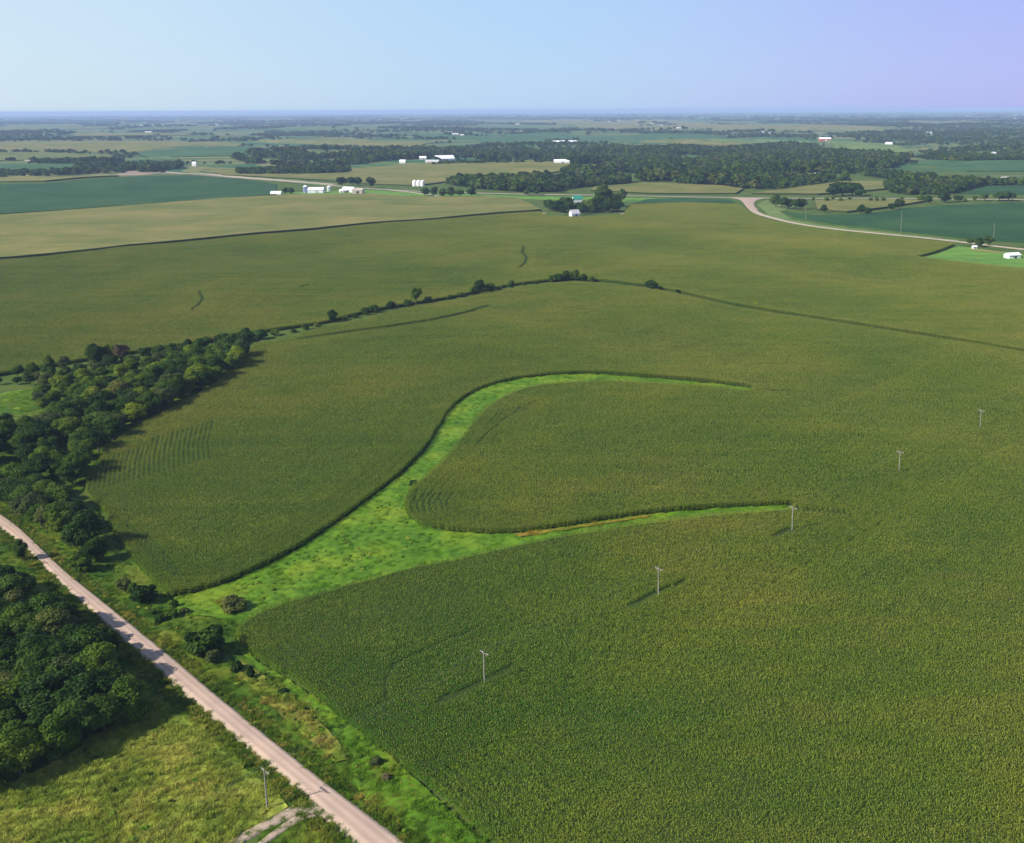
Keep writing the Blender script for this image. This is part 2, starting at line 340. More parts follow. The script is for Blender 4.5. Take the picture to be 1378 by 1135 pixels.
def strip(name, Lp, Rp, z, mat, kind='structure', **kw):
    """road between two polylines of the same number of points (world)"""
    def rs(P, n):
        P = np.array(P); d = np.concatenate([[0], np.cumsum(np.hypot(*np.diff(P, axis=0).T))]); s = np.linspace(0, d[-1], n)
        return np.column_stack([np.interp(s, d, P[:, 0]), np.interp(s, d, P[:, 1])])
    ln = sum(math.dist(Lp[i], Lp[i+1]) for i in range(len(Lp)-1)); n = int(min(400, max(12, ln/4)))
    A = rs(Lp, n); B = rs(Rp, n); V = []; F = []; UV = []
    K = 8
    for i in range(n):
        for k in range(K+1):
            q = A[i]*(1-k/K)+B[i]*(k/K); r = math.hypot(*q); edge = 1 if k in (0, K) else 0
            V.append((q[0], q[1], Hf(*q)+z+max(0, r-700)*4e-4+(.12*(1-(2*k/K-1)**2) if z > .03 else 0)-edge*(z+.02)))
    for i in range(n-1):
        for k in range(K): a = i*(K+1)+k; F.append((a, a+1, a+K+2, a+K+1)); UV += [(i/n, k/K), (i/n, (k+1)/K), ((i+1)/n, (k+1)/K), ((i+1)/n, k/K)]
    me = mesh(name, V, F, mat, smooth=True); u = me.uv_layers.new(name='UVMap'); u.data.foreach_set('uv', np.array(UV, np.float32).ravel())
    return obj(name, me, kind=kind, **kw)
def centre_strip(name, C, width, z, mat, **kw):
    C = smooth(C, it=2); A = []; B = []
    for i, p in enumerate(C):
        a = C[max(i-1, 0)]; b = C[min(i+1, len(C)-1)]; dx, dy = b[0]-a[0], b[1]-a[1]; l = math.hypot(dx, dy)+1e-9
        wd = width[0]+(width[1]-width[0])*i/(len(C)-1) if isinstance(width, tuple) else width
        A.append((p[0]-dy/l*wd/2, p[1]+dx/l*wd/2)); B.append((p[0]+dy/l*wd/2, p[1]-dx/l*wd/2))
    return strip(name, A, B, z, mat, **kw)

# ------------------------------------------------------------------ instanced ground cover (geometry nodes on one point cloud per stuff object)
def gn_scatter(name, protos, X, Y, Z, ang, sc, idx, **kw):
    c = bpy.data.collections.new(name+'_pieces')
    for i, me in enumerate(protos):
        o = bpy.data.objects.new('%s_piece_%s' % (name, chr(97+i)), me); c.objects.link(o)
    me = bpy.data.meshes.new(name); n = len(X); me.vertices.add(n); me.vertices.foreach_set('co', np.column_stack([X, Y, Z]).astype(np.float32).ravel())
    for nm, ty, val in (('pick', 'INT', idx),):
        a = me.attributes.new(nm, ty, 'POINT'); a.data.foreach_set('value', np.asarray(val, np.float32 if ty == 'FLOAT' else np.int32))
    e = 4.0; gx = (H(X+e, Y)-H(X-e, Y))/(2*e); gy = (H(X, Y+e)-H(X, Y-e))/(2*e); ca, sa = np.cos(ang), np.sin(ang)
    rv = np.column_stack([np.arctan(-gx*sa+gy*ca), -np.arctan(gx*ca+gy*sa), ang*np.ones(n)])
    a = me.attributes.new('turn', 'FLOAT_VECTOR', 'POINT'); a.data.foreach_set('vector', rv.astype(np.float32).ravel())
    a = me.attributes.new('size', 'FLOAT_VECTOR', 'POINT'); a.data.foreach_set('vector', np.asarray(sc, np.float32).ravel())
    o = obj(name, me, kind='stuff', **kw)
    ng = bpy.data.node_groups.new(name, 'GeometryNodeTree'); ng.interface.new_socket('Geometry', in_out='INPUT', socket_type='NodeSocketGeometry'); ng.interface.new_socket('Geometry', in_out='OUTPUT', socket_type='NodeSocketGeometry')
    gi = ng.nodes.new('NodeGroupInput'); go = ng.nodes.new('NodeGroupOutput'); ip = ng.nodes.new('GeometryNodeInstanceOnPoints'); ci = ng.nodes.new('GeometryNodeCollectionInfo')
    ci.inputs['Collection'].default_value = c; ci.inputs['Separate Children'].default_value = True; ci.inputs['Reset Children'].default_value = True
    def att(nm, ty): a = ng.nodes.new('GeometryNodeInputNamedAttribute'); a.data_type = ty; a.inputs['Name'].default_value = nm; return a.outputs[0]
    l = ng.links.new; ip.inputs['Pick Instance'].default_value = True
    l(gi.outputs[0], ip.inputs['Points']); l(ci.outputs[0], ip.inputs['Instance']); l(att('pick', 'INT'), ip.inputs['Instance Index']); l(att('turn', 'FLOAT_VECTOR'), ip.inputs['Rotation']); l(att('size', 'FLOAT_VECTOR'), ip.inputs['Scale']); l(ip.outputs[0], go.inputs[0])
    md = o.modifiers.new('scatter', 'NODES'); md.node_group = ng; return o

def corn_mesh(name, nx, ny, lx, ly, seed, leaves=6):
    """rows run along x; nx plants along, ny rows; stands lx by ly metres; z=0 at ground"""
    g = np.random.default_rng(seed); Q = []; mi = []; tn = []
    xs = (np.arange(nx)+.5)/nx*lx-lx/2; ys = (np.arange(ny)+.5)/ny*ly-ly/2
    X, Y = np.meshgrid(xs, ys); X = X.ravel()+g.normal(0, .07, X.size); Y = Y.ravel()+g.normal(0, .07, Y.size); n = X.size
    top = 2.25+g.normal(0, .14, n); pt = np.clip(g.normal(.5, .2, n), 0, 1)
    for k in range(leaves):
        z0 = top-.1-.2*k-g.uniform(0, .1, n); a = g.uniform(0, 2*math.pi, n); ln = g.uniform(.38, .62, n)*(1+.08*k); up = g.uniform(.05, .32, n)-.03*k; dn = g.uniform(.05, .35, n); wd = g.uniform(.045, .075, n)
        ca, sa = np.cos(a), np.sin(a); px, py = -sa*wd, ca*wd
        def P(r, z, wf): return np.column_stack([X+ca*r+px*wf, Y+sa*r+py*wf, z])
        r1 = ln*.5; z1 = z0+up; r2 = ln; z2 = z1-dn
        q1 = np.stack([P(0*r1, z0, -.5), P(r1, z1, -1), P(r1, z1, 1), P(0*r1, z0, .5)], 1); q2 = np.stack([P(r1, z1, -1), P(r2, z2, -.3), P(r2, z2, .3), P(r1, z1, 1)], 1)
        for q in (q1, q2): Q.append(q); mi.append(np.zeros(n)); tn.append(np.clip(pt+g.normal(0, .12, n), 0, 1))
    a = g.uniform(0, 6.28, n); ca, sa = np.cos(a)*.035, np.sin(a)*.035; lx2, ly2 = g.normal(0, .05, n), g.normal(0, .05, n)
    q = np.stack([np.column_stack([X-ca*.3, Y-sa*.3, top-.1]), np.column_stack([X+ca*.3, Y+sa*.3, top-.1]), np.column_stack([X+ca+lx2, Y+sa+ly2, top+.32]), np.column_stack([X-ca+lx2, Y-sa+ly2, top+.32])], 1)
    Q.append(q); mi.append(np.ones(n)); tn.append(np.full(n, .5))
    return nmesh(name, np.concatenate(Q).reshape(-1, 3), None, [M['corn_leaf'], M['tassel']], np.concatenate(mi), np.concatenate(tn))
CORN_BIG = [corn_mesh('corn_stand_large', 40, 16, 12.16, 12.16, 10+i, 4) for i in range(3)]
CORN_MID = [corn_mesh('corn_stand', 12, 4, 3.04, 3.04, 20+i) for i in range(5)]
CORN_SML = [corn_mesh('corn_cluster', 3, 1, .76, .76, 30+i, 7) for i in range(5)]

def plant_corn(name, P, ang, slots, label, far=False, thin=None, maxr=1e9):
    """quad tree of stands: 12 m squares inside, 3 m nearer the edge, single clusters at the edge itself"""
    ca, sa = math.cos(ang), math.sin(ang); A = np.array(P); U = A[:, 0]*ca+A[:, 1]*sa; W = -A[:, 0]*sa+A[:, 1]*ca
    b = 12.16; u = np.arange(U.min()-b, U.max()+b, b); v = np.arange(W.min()-b, W.max()+b, b); u, v = [q.ravel() for q in np.meshgrid(u, v)]
    def xy(u, v): return u*ca-v*sa, u*sa+v*ca
    def clear(x, y, extra):          # True where no opened row or gap reaches within `extra`
        k = np.ones(x.shape, bool)
        for pl, wd in slots:
            a = np.array(pl); m = wd/2+extra; lo = a.min(0)-m; hi = a.max(0)+m
            i = np.nonzero((x > lo[0]) & (x < hi[0]) & (y > lo[1]) & (y < hi[1]))[0]
            if len(i): k[i[segdist(pl, x[i], y[i]) <= m]] = False
        return k
    def inside(u, v):
        x, y = xy(u, v); return inpoly(P, x, y) & clear(x, y, 0)
    out = []
    def vis(u, v): # keep what the frame (with a wide margin) can see
        x, y = xy(u, v); return (y > 30) & (np.abs(x) < y*.80+90) & (np.hypot(x, y) < maxr)
    k = vis(u, v); u, v = u[k], v[k]
    for lvl, (sz, base, nv) in enumerate(((12.16, 0, 3), (3.04, 3, 5), (.76, 8, 5))):
        hs = sz/2; sd = segdist(P, *xy(u, v), closed=True)
        full = inside(u, v) & (sd > hs*1.42)
        full &= clear(*xy(u, v), hs*1.42)
        if lvl == 2: full = inside(u, v)
        out.append((u[full], v[full], base, nv))
        if lvl == 2: break
        u, v = u[~full], v[~full]; s2 = sz/4; o = (np.arange(4)-1.5)*s2; ou, ov = [q.ravel() for q in np.meshgrid(o, o)]
        nearp = (inpoly(P, *xy(u, v)) | (segdist(P, *xy(u, v), closed=True) < hs*1.42+.1)); u, v = u[nearp], v[nearp]
        u = (u[:, None]+ou).ravel(); v = (v[:, None]+ov).ravel()
        if lvl == 1 and far: k = inside(u, v); out.append((u[k], v[k], 8, 5)); break
    Us = np.concatenate([o[0] for o in out]); Vs = np.concatenate([o[1] for o in out]); ids = np.concatenate([o[2]+RNG.integers(0, o[3], len(o[0])) for o in out])
    if thin is not None:
        x, y = xy(Us, Vs); k = ~thin(x, y); Us, Vs, ids = Us[k], Vs[k], ids[k]
    X, Y = xy(Us, Vs); n = len(X); fl = RNG.integers(0, 2, n)*math.pi
    hv = 1+.10*np.sin(X/23+1)*np.sin(Y/31)+.05*np.sin(X/7)*np.sin(Y/9)+RNG.normal(0, .02, n)
    gn_scatter(name, CORN_BIG+CORN_MID+CORN_SML, X, Y, H(X, Y), ang+fl, np.column_stack([np.ones(n), np.ones(n), hv]), ids, label=label)
    print(name, n)

# ------------------------------------------------------------------ field outlines (photograph pixels -> ground)
way_up = [(232, 806), (262, 801), (300, 790), (350, 768), (400, 742), (450, 708), (500, 672), (545, 636), (575, 605), (590, 578), (605, 553), (630, 533), (660, 520), (700, 511), (750, 506), (800, 505), (860, 509), (920, 514), (970, 519), (1012, 524)]
way_lobe = [(1012, 525.5, 2), (960, 520, 2), (900, 516, 2), (850, 513, 2), (800, 512.5, 2), (750, 514, 2), (715, 519, 2), (690, 526, 2), (662, 541, 2), (641, 560, 2), (622, 588, 2), (600, 618, 1), (575, 643, 1), (553, 662, 0), (544, 680, 0), (549, 697, 0), (565, 709), (600, 717), (650, 721), (700, 720), (760, 711.5), (820, 702), (860, 696), (920, 690), (980, 685.5), (1040, 683), (1068, 682)]
way_low = [(1068, 682.5, 2), (1040, 685.5, 2), (1000, 688, 2), (940, 693, 2), (880, 700.5, 2), (820, 709.5, 2), (760, 719.5, 2), (700, 731, 2), (650, 742, 2), (600, 753, 2), (550, 762, 2), (500, 776, 2), (450, 790, 2), (400, 803, 2), (355, 818, 2), (328, 838, 1), (316, 862, 0), (340, 888), (385, 914), (430, 945), (480, 988), (530, 1025), (575, 1062)]
low_r = [(575, 1062), (600, 1082), (650, 1128), (700, 1175)]
left_b = [(372, 459, 2), (345, 466), (330, 482), (318, 500), (290, 522), (250, 545), (200, 572), (165, 592), (140, 617), (122, 640), (110, 662), (140, 692), (160, 728), (180, 760), (205, 787)]
north = [(1450, 490), (1366, 477), (1230, 455), (1100, 435), (980, 415), (880, 393), (820, 386), (772, 383), (700, 390), (640, 402), (560, 417), (490, 434), (430, 446)]
A_ = smooth(GP(way_up+way_lobe+way_low), it=1)+GP([(1366, 603, 2), (1460, 550, 2)])+GP(north)+smooth(GP(left_b), it=1)
R_ = GP([(575, 1062.4)]+low_r[1:]+[(720, 1190), (1000, 1240), (1500, 1240), (1520, 900), (1480, 539, 2), (1366, 603.4, 2)])
p1, p2 = G(508, 1078), G(1366, 597); ROWA = math.atan2(p2[1]-p1[1], p2[0]-p1[0])
def slot(pts, wd, z=2): return (GP([(a, b, z) for a, b in pts]), wd)
terr = (GP([(405, 461), (450, 453.5), (520, 444.5), (580, 435.5), (630, 424.5), (656, 416)]), 4.5)
slotsA = [terr, slot([(596, 943), (640, 921)], 2.6), slot([(655, 913), (686, 897)], 2.1), slot([(850, 815), (886, 797)], 2.2), slot([(890, 796), (922, 781)], 1.5), slot([(1043, 722), (1066, 711)], 2.4),
          slot([(1304, 571), (1330, 575)], 1.6), slot([(1200, 630), (1220, 635)], 1.6), slot([(520, 945), (518, 915), (530, 895), (570, 875), (640, 845)], .9), slot([(1020, 524), (1050, 526), (1062, 525)], 1.6), slot([(640, 600), (660, 580), (700, 548)], .9),
          slot([(1045, 684), (1100, 686), (1140, 692)], .8), slot([(1320, 640), (1200, 640), (1120, 650)], .6)]
C_ = GP([(-60, 356), (12, 352), (130, 340.5), (250, 328.5), (380, 316), (500, 304.5), (620, 295.5), (725, 287.5), (738, 293.5), (790, 294.5), (838, 292), (850, 277), (920, 275), (990, 277), (1005, 285), (1030, 298), (1100, 310.5), (1200, 322), (1285, 331), (1232, 348), (1300, 356.5), (1400, 367), (1520, 380), (1560, 500), (1450, 486), (1366, 474), (1230, 451), (1100, 431), (980, 411), (880, 389), (820, 381), (772, 377), (700, 384), (640, 395), (560, 410), (440, 436), (330, 452), (200, 474), (12, 505), (-80, 520)])
for k in range(26):        # rows opened up and seen end on at the left of the field
    x0 = 112+k*6.8; y0 = 664-k*1.9; slotsA.append(slot([(x0, y0), (x0+4-k*.25, y0-22), (x0+9-k*.2, y0-42-(8 if k > 12 else 0))], .85))
for k in range(7): slotsA.append(slot([(556+k*8, 690-k*.6), (553+k*8, 680-k), (560+k*8.5, 668-k)], .8))
for k in range(11): slotsA.append(slot([(1072+k*7, 681+k*.6), (1075+k*7, 688+k*.6)], .8))
for k in range(8): slotsA.append(slot([(655+k*7, 575-k*3), (672+k*7, 553-k*2)], .7))
for k in range(5): slotsA.append(slot([(170+k*9, 708+k*4), (215+k*10, 765+k*5)], .7))
def headland(pts, offs, wd):          # end rows planted along a field edge
    PL = smooth(GP(pts), it=2)
    for d in offs:
        Q = []
        for i, q in enumerate(PL):
            a = PL[max(i-1, 0)]; b = PL[min(i+1, len(PL)-1)]; dx, dy = b[0]-a[0], b[1]-a[1]; l = math.hypot(dx, dy)+1e-9; Q.append((q[0]-dy/l*d, q[1]+dx/l*d))
        slotsA.append((Q, wd)); slotsR.append((Q, wd))
slotsR = []
headland([(330, 880), (388, 917), (434, 948), (484, 990), (534, 1028), (600, 1082), (700, 1165)], (2.6, 4.9, 7.2, 9.5, 11.8, 14.1), .42)
headland([(262, 801), (350, 768), (400, 742), (450, 708), (500, 672), (545, 636), (575, 605)], (3.5, 7.0, 10.5), .36)
headland([(340, 838), (400, 806), (500, 778), (600, 752), (700, 730), (820, 709), (940, 692)], (-3.2, -6.4), .36)
headland([(575, 645), (556, 662), (547, 680), (552, 697), (570, 709), (620, 719), (700, 719)], (2.4, 4.8, 7.2, 9.6), .42)
slotsC = [(GP([(705, 335), (703, 343), (709, 350), (706, 358), (699, 364)]), 2.5), (GP([(268, 396), (274, 406), (268, 414), (258, 422)]), 2.2), (GP([(404, 391), (415, 387), (428, 385)]), 2.0)]
slab('corn_understorey', A_, 1.65, 4, [M['corn_under'], M['corn_shade_wall']], jit=.12, inset=.85, holes=[GP([(410, 459.5), (450, 452.5), (520, 443.5), (580, 434.5), (640, 420.5), (641, 422.5), (580, 437), (520, 446), (450, 455), (412, 461)])], label='dark lower leaves and shade toned edge stalks of the corn field around the grassed waterway')
slab('corn_understorey', R_, 1.65, 8, [M['corn_under'], M['corn_shade_wall']], jit=.12, inset=.85, label='dark lower leaves and shade toned edge stalks of the corn field in the lower right corner')
slab('corn_understorey', C_, 1.55, 14, [M['corn_under'], M['corn_shade_wall']], jit=.12, inset=.85, label='dark lower leaves and shade toned edge stalks of the corn field beyond the fence row')
plant_corn('corn_field', A_, ROWA, slotsA, 'tasselled green corn around the curving grassed waterway')
plant_corn('corn_field', R_, ROWA+math.pi/2+.1, slotsR, 'tasselled green corn filling the lower right foreground')
plant_corn('corn_field', C_, .08, slotsC, 'wide olive green corn field between the fence row and the farmhouse', far=True)

def crop(P, h, mat, label, name='corn_field', step=30, wall='corn_shade_wall', raw=False):
    slab(name, P if raw else GP(P), h, step, [M[mat], M[wall]], jit=.05, label=label)
crop([(-60, 354), (12, 349.5), (130, 338), (250, 326), (380, 313.5), (500, 302), (620, 293), (728, 284.5), (712, 276), (695, 268), (640, 267), (560, 267), (500, 263), (380, 265), (300, 269), (200, 277), (12, 291), (-60, 296)], 2.4, 'corn_tan', 'olive tan corn strip in front of the white farm sheds', step=25)
crop([(-60, 294), (12, 288), (200, 275), (300, 267.5), (330, 265), (372, 263), (372, 249), (340, 244), (250, 237), (190, 238), (100, 244), (60, 248), (-60, 250)], .8, 'soy', 'dark blue green soybean field on the left behind the tan corn strip', 'soybean_field', 40, 'soy')
crop([(-60, 247), (12, 246), (60, 245.5), (110, 240.5), (160, 238), (12, 238), (-60, 238)], 2.3, 'corn_tan', 'narrow tan corn wedge beside the pale road on the far left')
crop([(300, 237), (270, 232), (290, 227), (380, 230), (480, 228), (560, 222), (720, 217.5), (790, 226), (700, 241), (600, 246), (560, 251), (500, 249), (440, 244), (380, 241)], 2.3, 'corn_tan', 'tan corn field beyond the highway left of the middle', step=40)
crop([(795, 258), (800, 253), (860, 248), (970, 251), (1000, 256), (990, 262), (880, 262)], 2.3, 'corn_tan', 'small tan corn field below the dark woods beside the highway')
crop([(1012, 262), (1060, 256), (1130, 246), (1190, 245), (1230, 252), (1160, 259), (1100, 263)], 2.3, 'corn_tan', 'tan corn field with terrace lines right of the road junction')
crop([(1096, 272), (1200, 270.5), (1245, 272.5), (1200, 280), (1140, 287), (1100, 284)], 2.2, 'corn_tan', 'small tan corn triangle enclosed by bushes and soybeans')
crop([(1050, 285), (1100, 291), (1150, 290), (1200, 284), (1260, 278), (1366, 274), (1460, 273), (1480, 338), (1366, 327), (1290, 321), (1200, 311), (1120, 302), (1070, 294)], .8, 'soy', 'dark blue green soybean field on the right beside the gravel side road', 'soybean_field', 30, 'soy')
crop([(852, 274.5), (870, 269), (920, 267.5), (985, 270), (990, 274)], .8, 'soy', 'narrow dark soybean strip beside the road junction', 'soybean_field', 20, 'soy')
crop([(1290, 262), (1330, 251), (1378, 249), (1460, 249), (1460, 263)], .8, 'soy', 'dark soybean field below the grey house on the far right', 'soybean_field', 30, 'soy')
far = [([(1112, 190), (1160, 192.5), (1228, 205), (1180, 209), (1126, 207)], 'pasture', 'pale green pasture clearing among the far woods'),
       ([(1225, 217), (1290, 216), (1460, 215), (1460, 231), (1300, 232), (1262, 226)], 'soy_far', 'green field right of the far woods'),
       ([(955, 189), (1020, 188), (1090, 191), (1090, 195), (1000, 194)], 'pasture', 'thin pale green pasture strip above the far woods'),
       ([(-60, 193), (12, 192), (150, 191), (240, 190), (332, 194), (290, 199), (180, 206), (60, 205), (-60, 204)], 'corn_tan', 'long tan field on the far left'),
       ([(180, 207), (332, 198), (405, 202), (330, 210), (230, 212)], 'soy_far', 'teal soybean field behind the left woods'),
       ([(-60, 207), (60, 206), (150, 210), (150, 217), (-60, 219)], 'corn_far', 'olive field below the long tan field'),
       ([(-60, 222), (100, 222), (110, 232), (-60, 233)], 'soy_far', 'teal soybean field behind the pale road on the far left'),
       ([(345, 191), (400, 190), (600, 192.5), (560, 199), (440, 196)], 'corn_tan', 'tan field behind the middle woods'),
       ([(420, 180), (650, 180), (850, 183), (1000, 185), (880, 190), (600, 188)], 'soy_far', 'wide blue green field in the far middle'),
       ([(700, 163), (800, 160.5), (920, 164), (1000, 168), (980, 172), (880, 177), (780, 170)], 'corn_tan', 'tan field near the horizon right of the middle'),
       ([(820, 191), (940, 190), (1030, 195), (920, 197)], 'corn_tan', 'tan strip at the edge of the far woods'),
       ([(955, 170), (1060, 168), (1190, 173), (1190, 177), (1100, 176), (960, 178)], 'corn_tan', 'tan field far behind the pasture clearing'),
       ([(1220, 164), (1300, 162), (1330, 166), (1260, 168)], 'corn_tan', 'small tan field near the horizon on the right'),
       ([(100, 180), (220, 180), (260, 183), (100, 184)], 'corn_tan', 'thin tan field near the white farms on the far left'),
       ([(-60, 170), (40, 170), (170, 173), (20, 177), (-60, 178)], 'corn_far', 'olive field near the horizon on the left')]
for P, mt, lb in far: crop(P, 2.0, mt, lb, 'corn_field' if 'corn' in mt else ('soybean_field' if 'soy' in mt else 'pasture'), 110, mt)

# ------------------------------------------------------------------ roads
rl = [(-46, 684), (14, 720.6), (36.6, 742), (61, 766), (107, 812), (146, 845.5), (180, 876), (234, 924), (310, 990), (388, 1054), (461, 1122), (553, 1210)]
rr_ = [(-46, 664), (14, 699), (46, 728), (91, 772), (131, 803), (195, 855), (244, 894), (274, 921), (353, 985), (447, 1060), (531, 1122), (640, 1205)]
RL = smooth(GP(rl), it=2); RR = smooth(GP(rr_), it=2)
strip('gravel_road', RL, RR, .42, M['gravel'])
centre_strip('field_driveway', GP([(446, 1094), (418, 1086), (398, 1092), (368, 1107), (335, 1124), (290, 1150)]), (5.0, 1.4), .34, M['driveway'])
centre_strip('field_driveway', GP([(452, 1100), (424, 1094), (404, 1101), (378, 1118), (345, 1142)]), (3.6, 1.2), .31, M['driveway'])
hw = GP([(-80, 236.5), (12, 236.5), (150, 236.5), (178, 233), (200, 231), (250, 235), (300, 239), (400, 246), (450, 249.5), (500, 255), (560, 258.5), (640, 260.5), (720, 262.5), (800, 263), (900, 265), (1000, 266.5), (1100, 267.5), (1200, 267.5), (1300, 269), (1460, 270)])
centre_strip('highway', hw, 9, .25, M['asphalt'])
centre_strip('graded_roadbed', GP([(188, 230), (200, 229.5), (250, 233.8), (300, 238), (400, 245), (452, 249)]), 22, .15, M['pale_gravel'])
slab('bare_earth', GP([(150, 236), (172, 231), (200, 229), (222, 231), (190, 236)]), .12, 25, [M['earth']], kind='structure')
side = GP([(1012, 282), (1018, 287), (1034, 292.5), (1062, 299.5), (1100, 306), (1180, 315), (1290, 325.5), (1370, 335), (1480, 347)])
centre_strip('side_road', side, (8, 7), .22, M['pale_gravel'])
strip('road_junction', smooth(GP([(983, 266.8), (996, 269), (1001, 274), (1005, 280), (1012, 285)]), it=2), smooth(GP([(1031, 267.2), (1019, 269), (1014, 273.5), (1016, 279), (1021, 284)]), it=2), .30, M['pink_gravel'])
centre_strip('farm_lane', GP([(492, 254), (540, 258), (575, 262), (600, 266.5), (640, 268)]), 6, .2, M['pale_gravel'])
centre_strip('farm_lane', GP([(690, 288.5), (712, 287), (735, 288)]), 12, .2, M['pale_gravel'])
centre_strip('farm_lane', GP([(836, 289), (848, 286.5), (856, 284)]), 9, .2, M['pale_gravel'])
centre_strip('far_gravel_road', GP([(-60, 214), (12, 214.5), (40, 218)]), 12, .4, M['pale_gravel'])
centre_strip('field_edge_track', GP([(330, 323), (375, 319.5), (400, 317)]), 7, .2, M['pale_gravel'])

# ------------------------------------------------------------------ grass zones
ROADP = list(RL)+list(RR)[::-1]
def grass_mesh(name, lx, n, h, wd, mat, seed, lean=.25):
    g = np.random.default_rng(seed); X = g.uniform(-lx/2, lx/2, n); Y = g.uniform(-lx/2, lx/2, n)
    cl = np.sin(X*2.1+seed)*np.cos(Y*1.7+seed*.7); hh = h*(1+.45*cl)*g.uniform(.6, 1.3, n); a = g.uniform(0, 6.28, n); b = g.uniform(0, 6.28, n)
    ca, sa = np.cos(a)*wd, np.sin(a)*wd; dx, dy = np.cos(b)*hh*lean*g.uniform(.5, 2, n), np.sin(b)*hh*lean*g.uniform(.5, 2, n)
    q = np.stack([np.column_stack([X-ca, Y-sa, 0*X]), np.column_stack([X+ca, Y+sa, 0*X]), np.column_stack([X+ca*.5+dx, Y+sa*.5+dy, hh]), np.column_stack([X-ca*.5+dx, Y-sa*.5+dy, hh])], 1)
    return nmesh(name, q.reshape(-1, 3), None, [mat], None, np.clip(.5+.25*cl+g.normal(0, .15, n), 0, 1))
def bumpsheet(name, P, mat, amp, step, z, label):
    """uneven turf sheet with real lumps"""
    o = slab(name, P, z, step, [mat], jit=0, wallmat=False, label=label); me = o.data
    co = np.zeros(len(me.vertices)*3); me.vertices.foreach_get('co', co); co = co.reshape(-1, 3); x, y = co[:, 0], co[:, 1]
    b = np.sin(x*1.3+np.sin(y*.9)*1.5)*np.sin(y*1.1+np.sin(x*.7)*1.7)+.6*np.sin(x*3.1+y*1.9)*np.sin(y*2.7-x)
    co[:, 2] += (b+1.6)*.5*amp+RNG.uniform(0, amp*.35, len(x)); k = inpoly(ROADP, x, y) | (segdist(ROADP, x, y, True) < 2.3); co[k, 2] = H(x[k], y[k])+.02; me.vertices.foreach_set('co', co.ravel()); me.polygons.foreach_set('use_smooth', [True]*len(me.polygons)); me.update(); return o
def grass_zone(name, P, mat, h, n, label, amp=.15, step=1.2, z=.06, excl=()):
    bumpsheet(name+'_turf', P, mat, amp, step, z, 'uneven turf under the '+label)
    A = np.array(P); lx = 3.0; protos = [grass_mesh(name+'_tuft', lx*1.15, n*4, h, .05, mat, 50+i, .45) for i in range(4)]
    x, y = [q.ravel() for q in np.meshgrid(np.arange(A[:, 0].min(), A[:, 0].max(), lx), np.arange(A[:, 1].min(), A[:, 1].max(), lx))]
    k = inpoly(P, x, y) & (segdist(P, x, y, True) > .6)
    for q, wd in excl: k &= ~(segdist(q, x, y) < wd) if wd else ~inpoly(q, x, y)
    k &= ~inpoly(ROADP, x, y) & (segdist(ROADP, x, y, True) > 2.5)
    x, y = x[k], y[k]; n2 = len(x)
    if n2: gn_scatter(name, protos, x, y, H(x, y)+z, RNG.integers(0, 4, n2)*math.pi/2, np.column_stack([np.ones(n2)]*2+[RNG.uniform(.7, 1.3, n2)]), RNG.integers(0, 4, n2), label=label)
    print(name, n2)
meadow = GP([(-60, 1200), (-60, 1085), (12, 1058), (70, 1030), (120, 1000), (165, 965), (212, 945), (232, 958), (262, 978), (318, 1028), (372, 1066), (388, 1088), (350, 1110), (300, 1165)])
grass_zone('meadow_grass', meadow, M['meadow'], .5, 240, 'tall yellow green meadow grass left of the gravel road', amp=.2, step=.7, z=.08)
verge_l = GP([(-60, 690), (14, 733), (61, 778), (107, 823), (146, 856), (180, 887), (235, 934), (313, 1000), (388, 1064), (385, 1085)])+[]
vl = GP([(-46, 690), (14, 723), (61, 769), (107, 815), (146, 849), (180, 879), (235, 926), (313, 992), (388, 1053), (400, 1062), (392, 1090), (372, 1066), (318, 1028), (262, 978), (232, 958), (212, 945), (165, 965), (60, 1000), (-40, 1040), (-60, 700)])
grass_zone('verge_grass', vl, M['verge'], .35, 200, 'mid green grass between the gravel road and the wood', amp=.3, step=1.0, z=.04)
vb = GP([(395, 1092), (415, 1094), (440, 1100), (455, 1120), (500, 1160), (330, 1180), (352, 1120), (372, 1103)])
grass_zone('verge_grass', vb, M['verge'], .3, 200, 'dark green grass patch beside the forked driveway', amp=.2, step=1.0, z=.02)
vr = GP([(-46, 655), (14, 690), (60, 733), (110, 780), (150, 812), (215, 868), (265, 908), (300, 938), (370, 995), (460, 1065), (540, 1122), (640, 1200), (720, 1200), (640, 1125), (530, 1024), (430, 944), (340, 888), (316, 862), (328, 838), (250, 830), (225, 800), (190, 770), (160, 728), (130, 690), (80, 660), (-20, 600), (-60, 600)])
grass_zone('verge_grass', vr, M['verge'], .4, 200, 'rough dark green grass and weeds in the right hand ditch', amp=.4, step=1.0, z=.04)
wd_ = GP([(325, 893), (348, 908), (384, 934), (420, 965), (455, 1000), (470, 1025), (452, 1030), (410, 995), (360, 950), (322, 912)])
grass_zone('dry_weeds', wd_, M['weeds'], .6, 240, 'tan and gold dry weeds between the ditch and the corn', amp=.5, step=.9, z=.14)
bs = GP([(318, 858), (345, 892), (388, 917), (434, 950), (484, 992), (534, 1030), (585, 1074), (660, 1150), (700, 1190), (620, 1190), (500, 1095), (470, 1045), (478, 1022), (430, 962), (388, 928), (345, 900), (325, 882)])
grass_zone('bright_grass', bs, M['bright'], .45, 240, 'bright green grass strip along the foot of the near corn', amp=.4, step=1.0, z=.10)
ww = GP(way_up+way_lobe+way_low[:16])
ww = ww+GP([(300, 835), (262, 830), (240, 822)])
grass_zone('waterway_grass', ww, M['bright'], .4, 150, 'bright green grass of the forked waterway curving through the corn', amp=.45, step=1.3, z=.10)
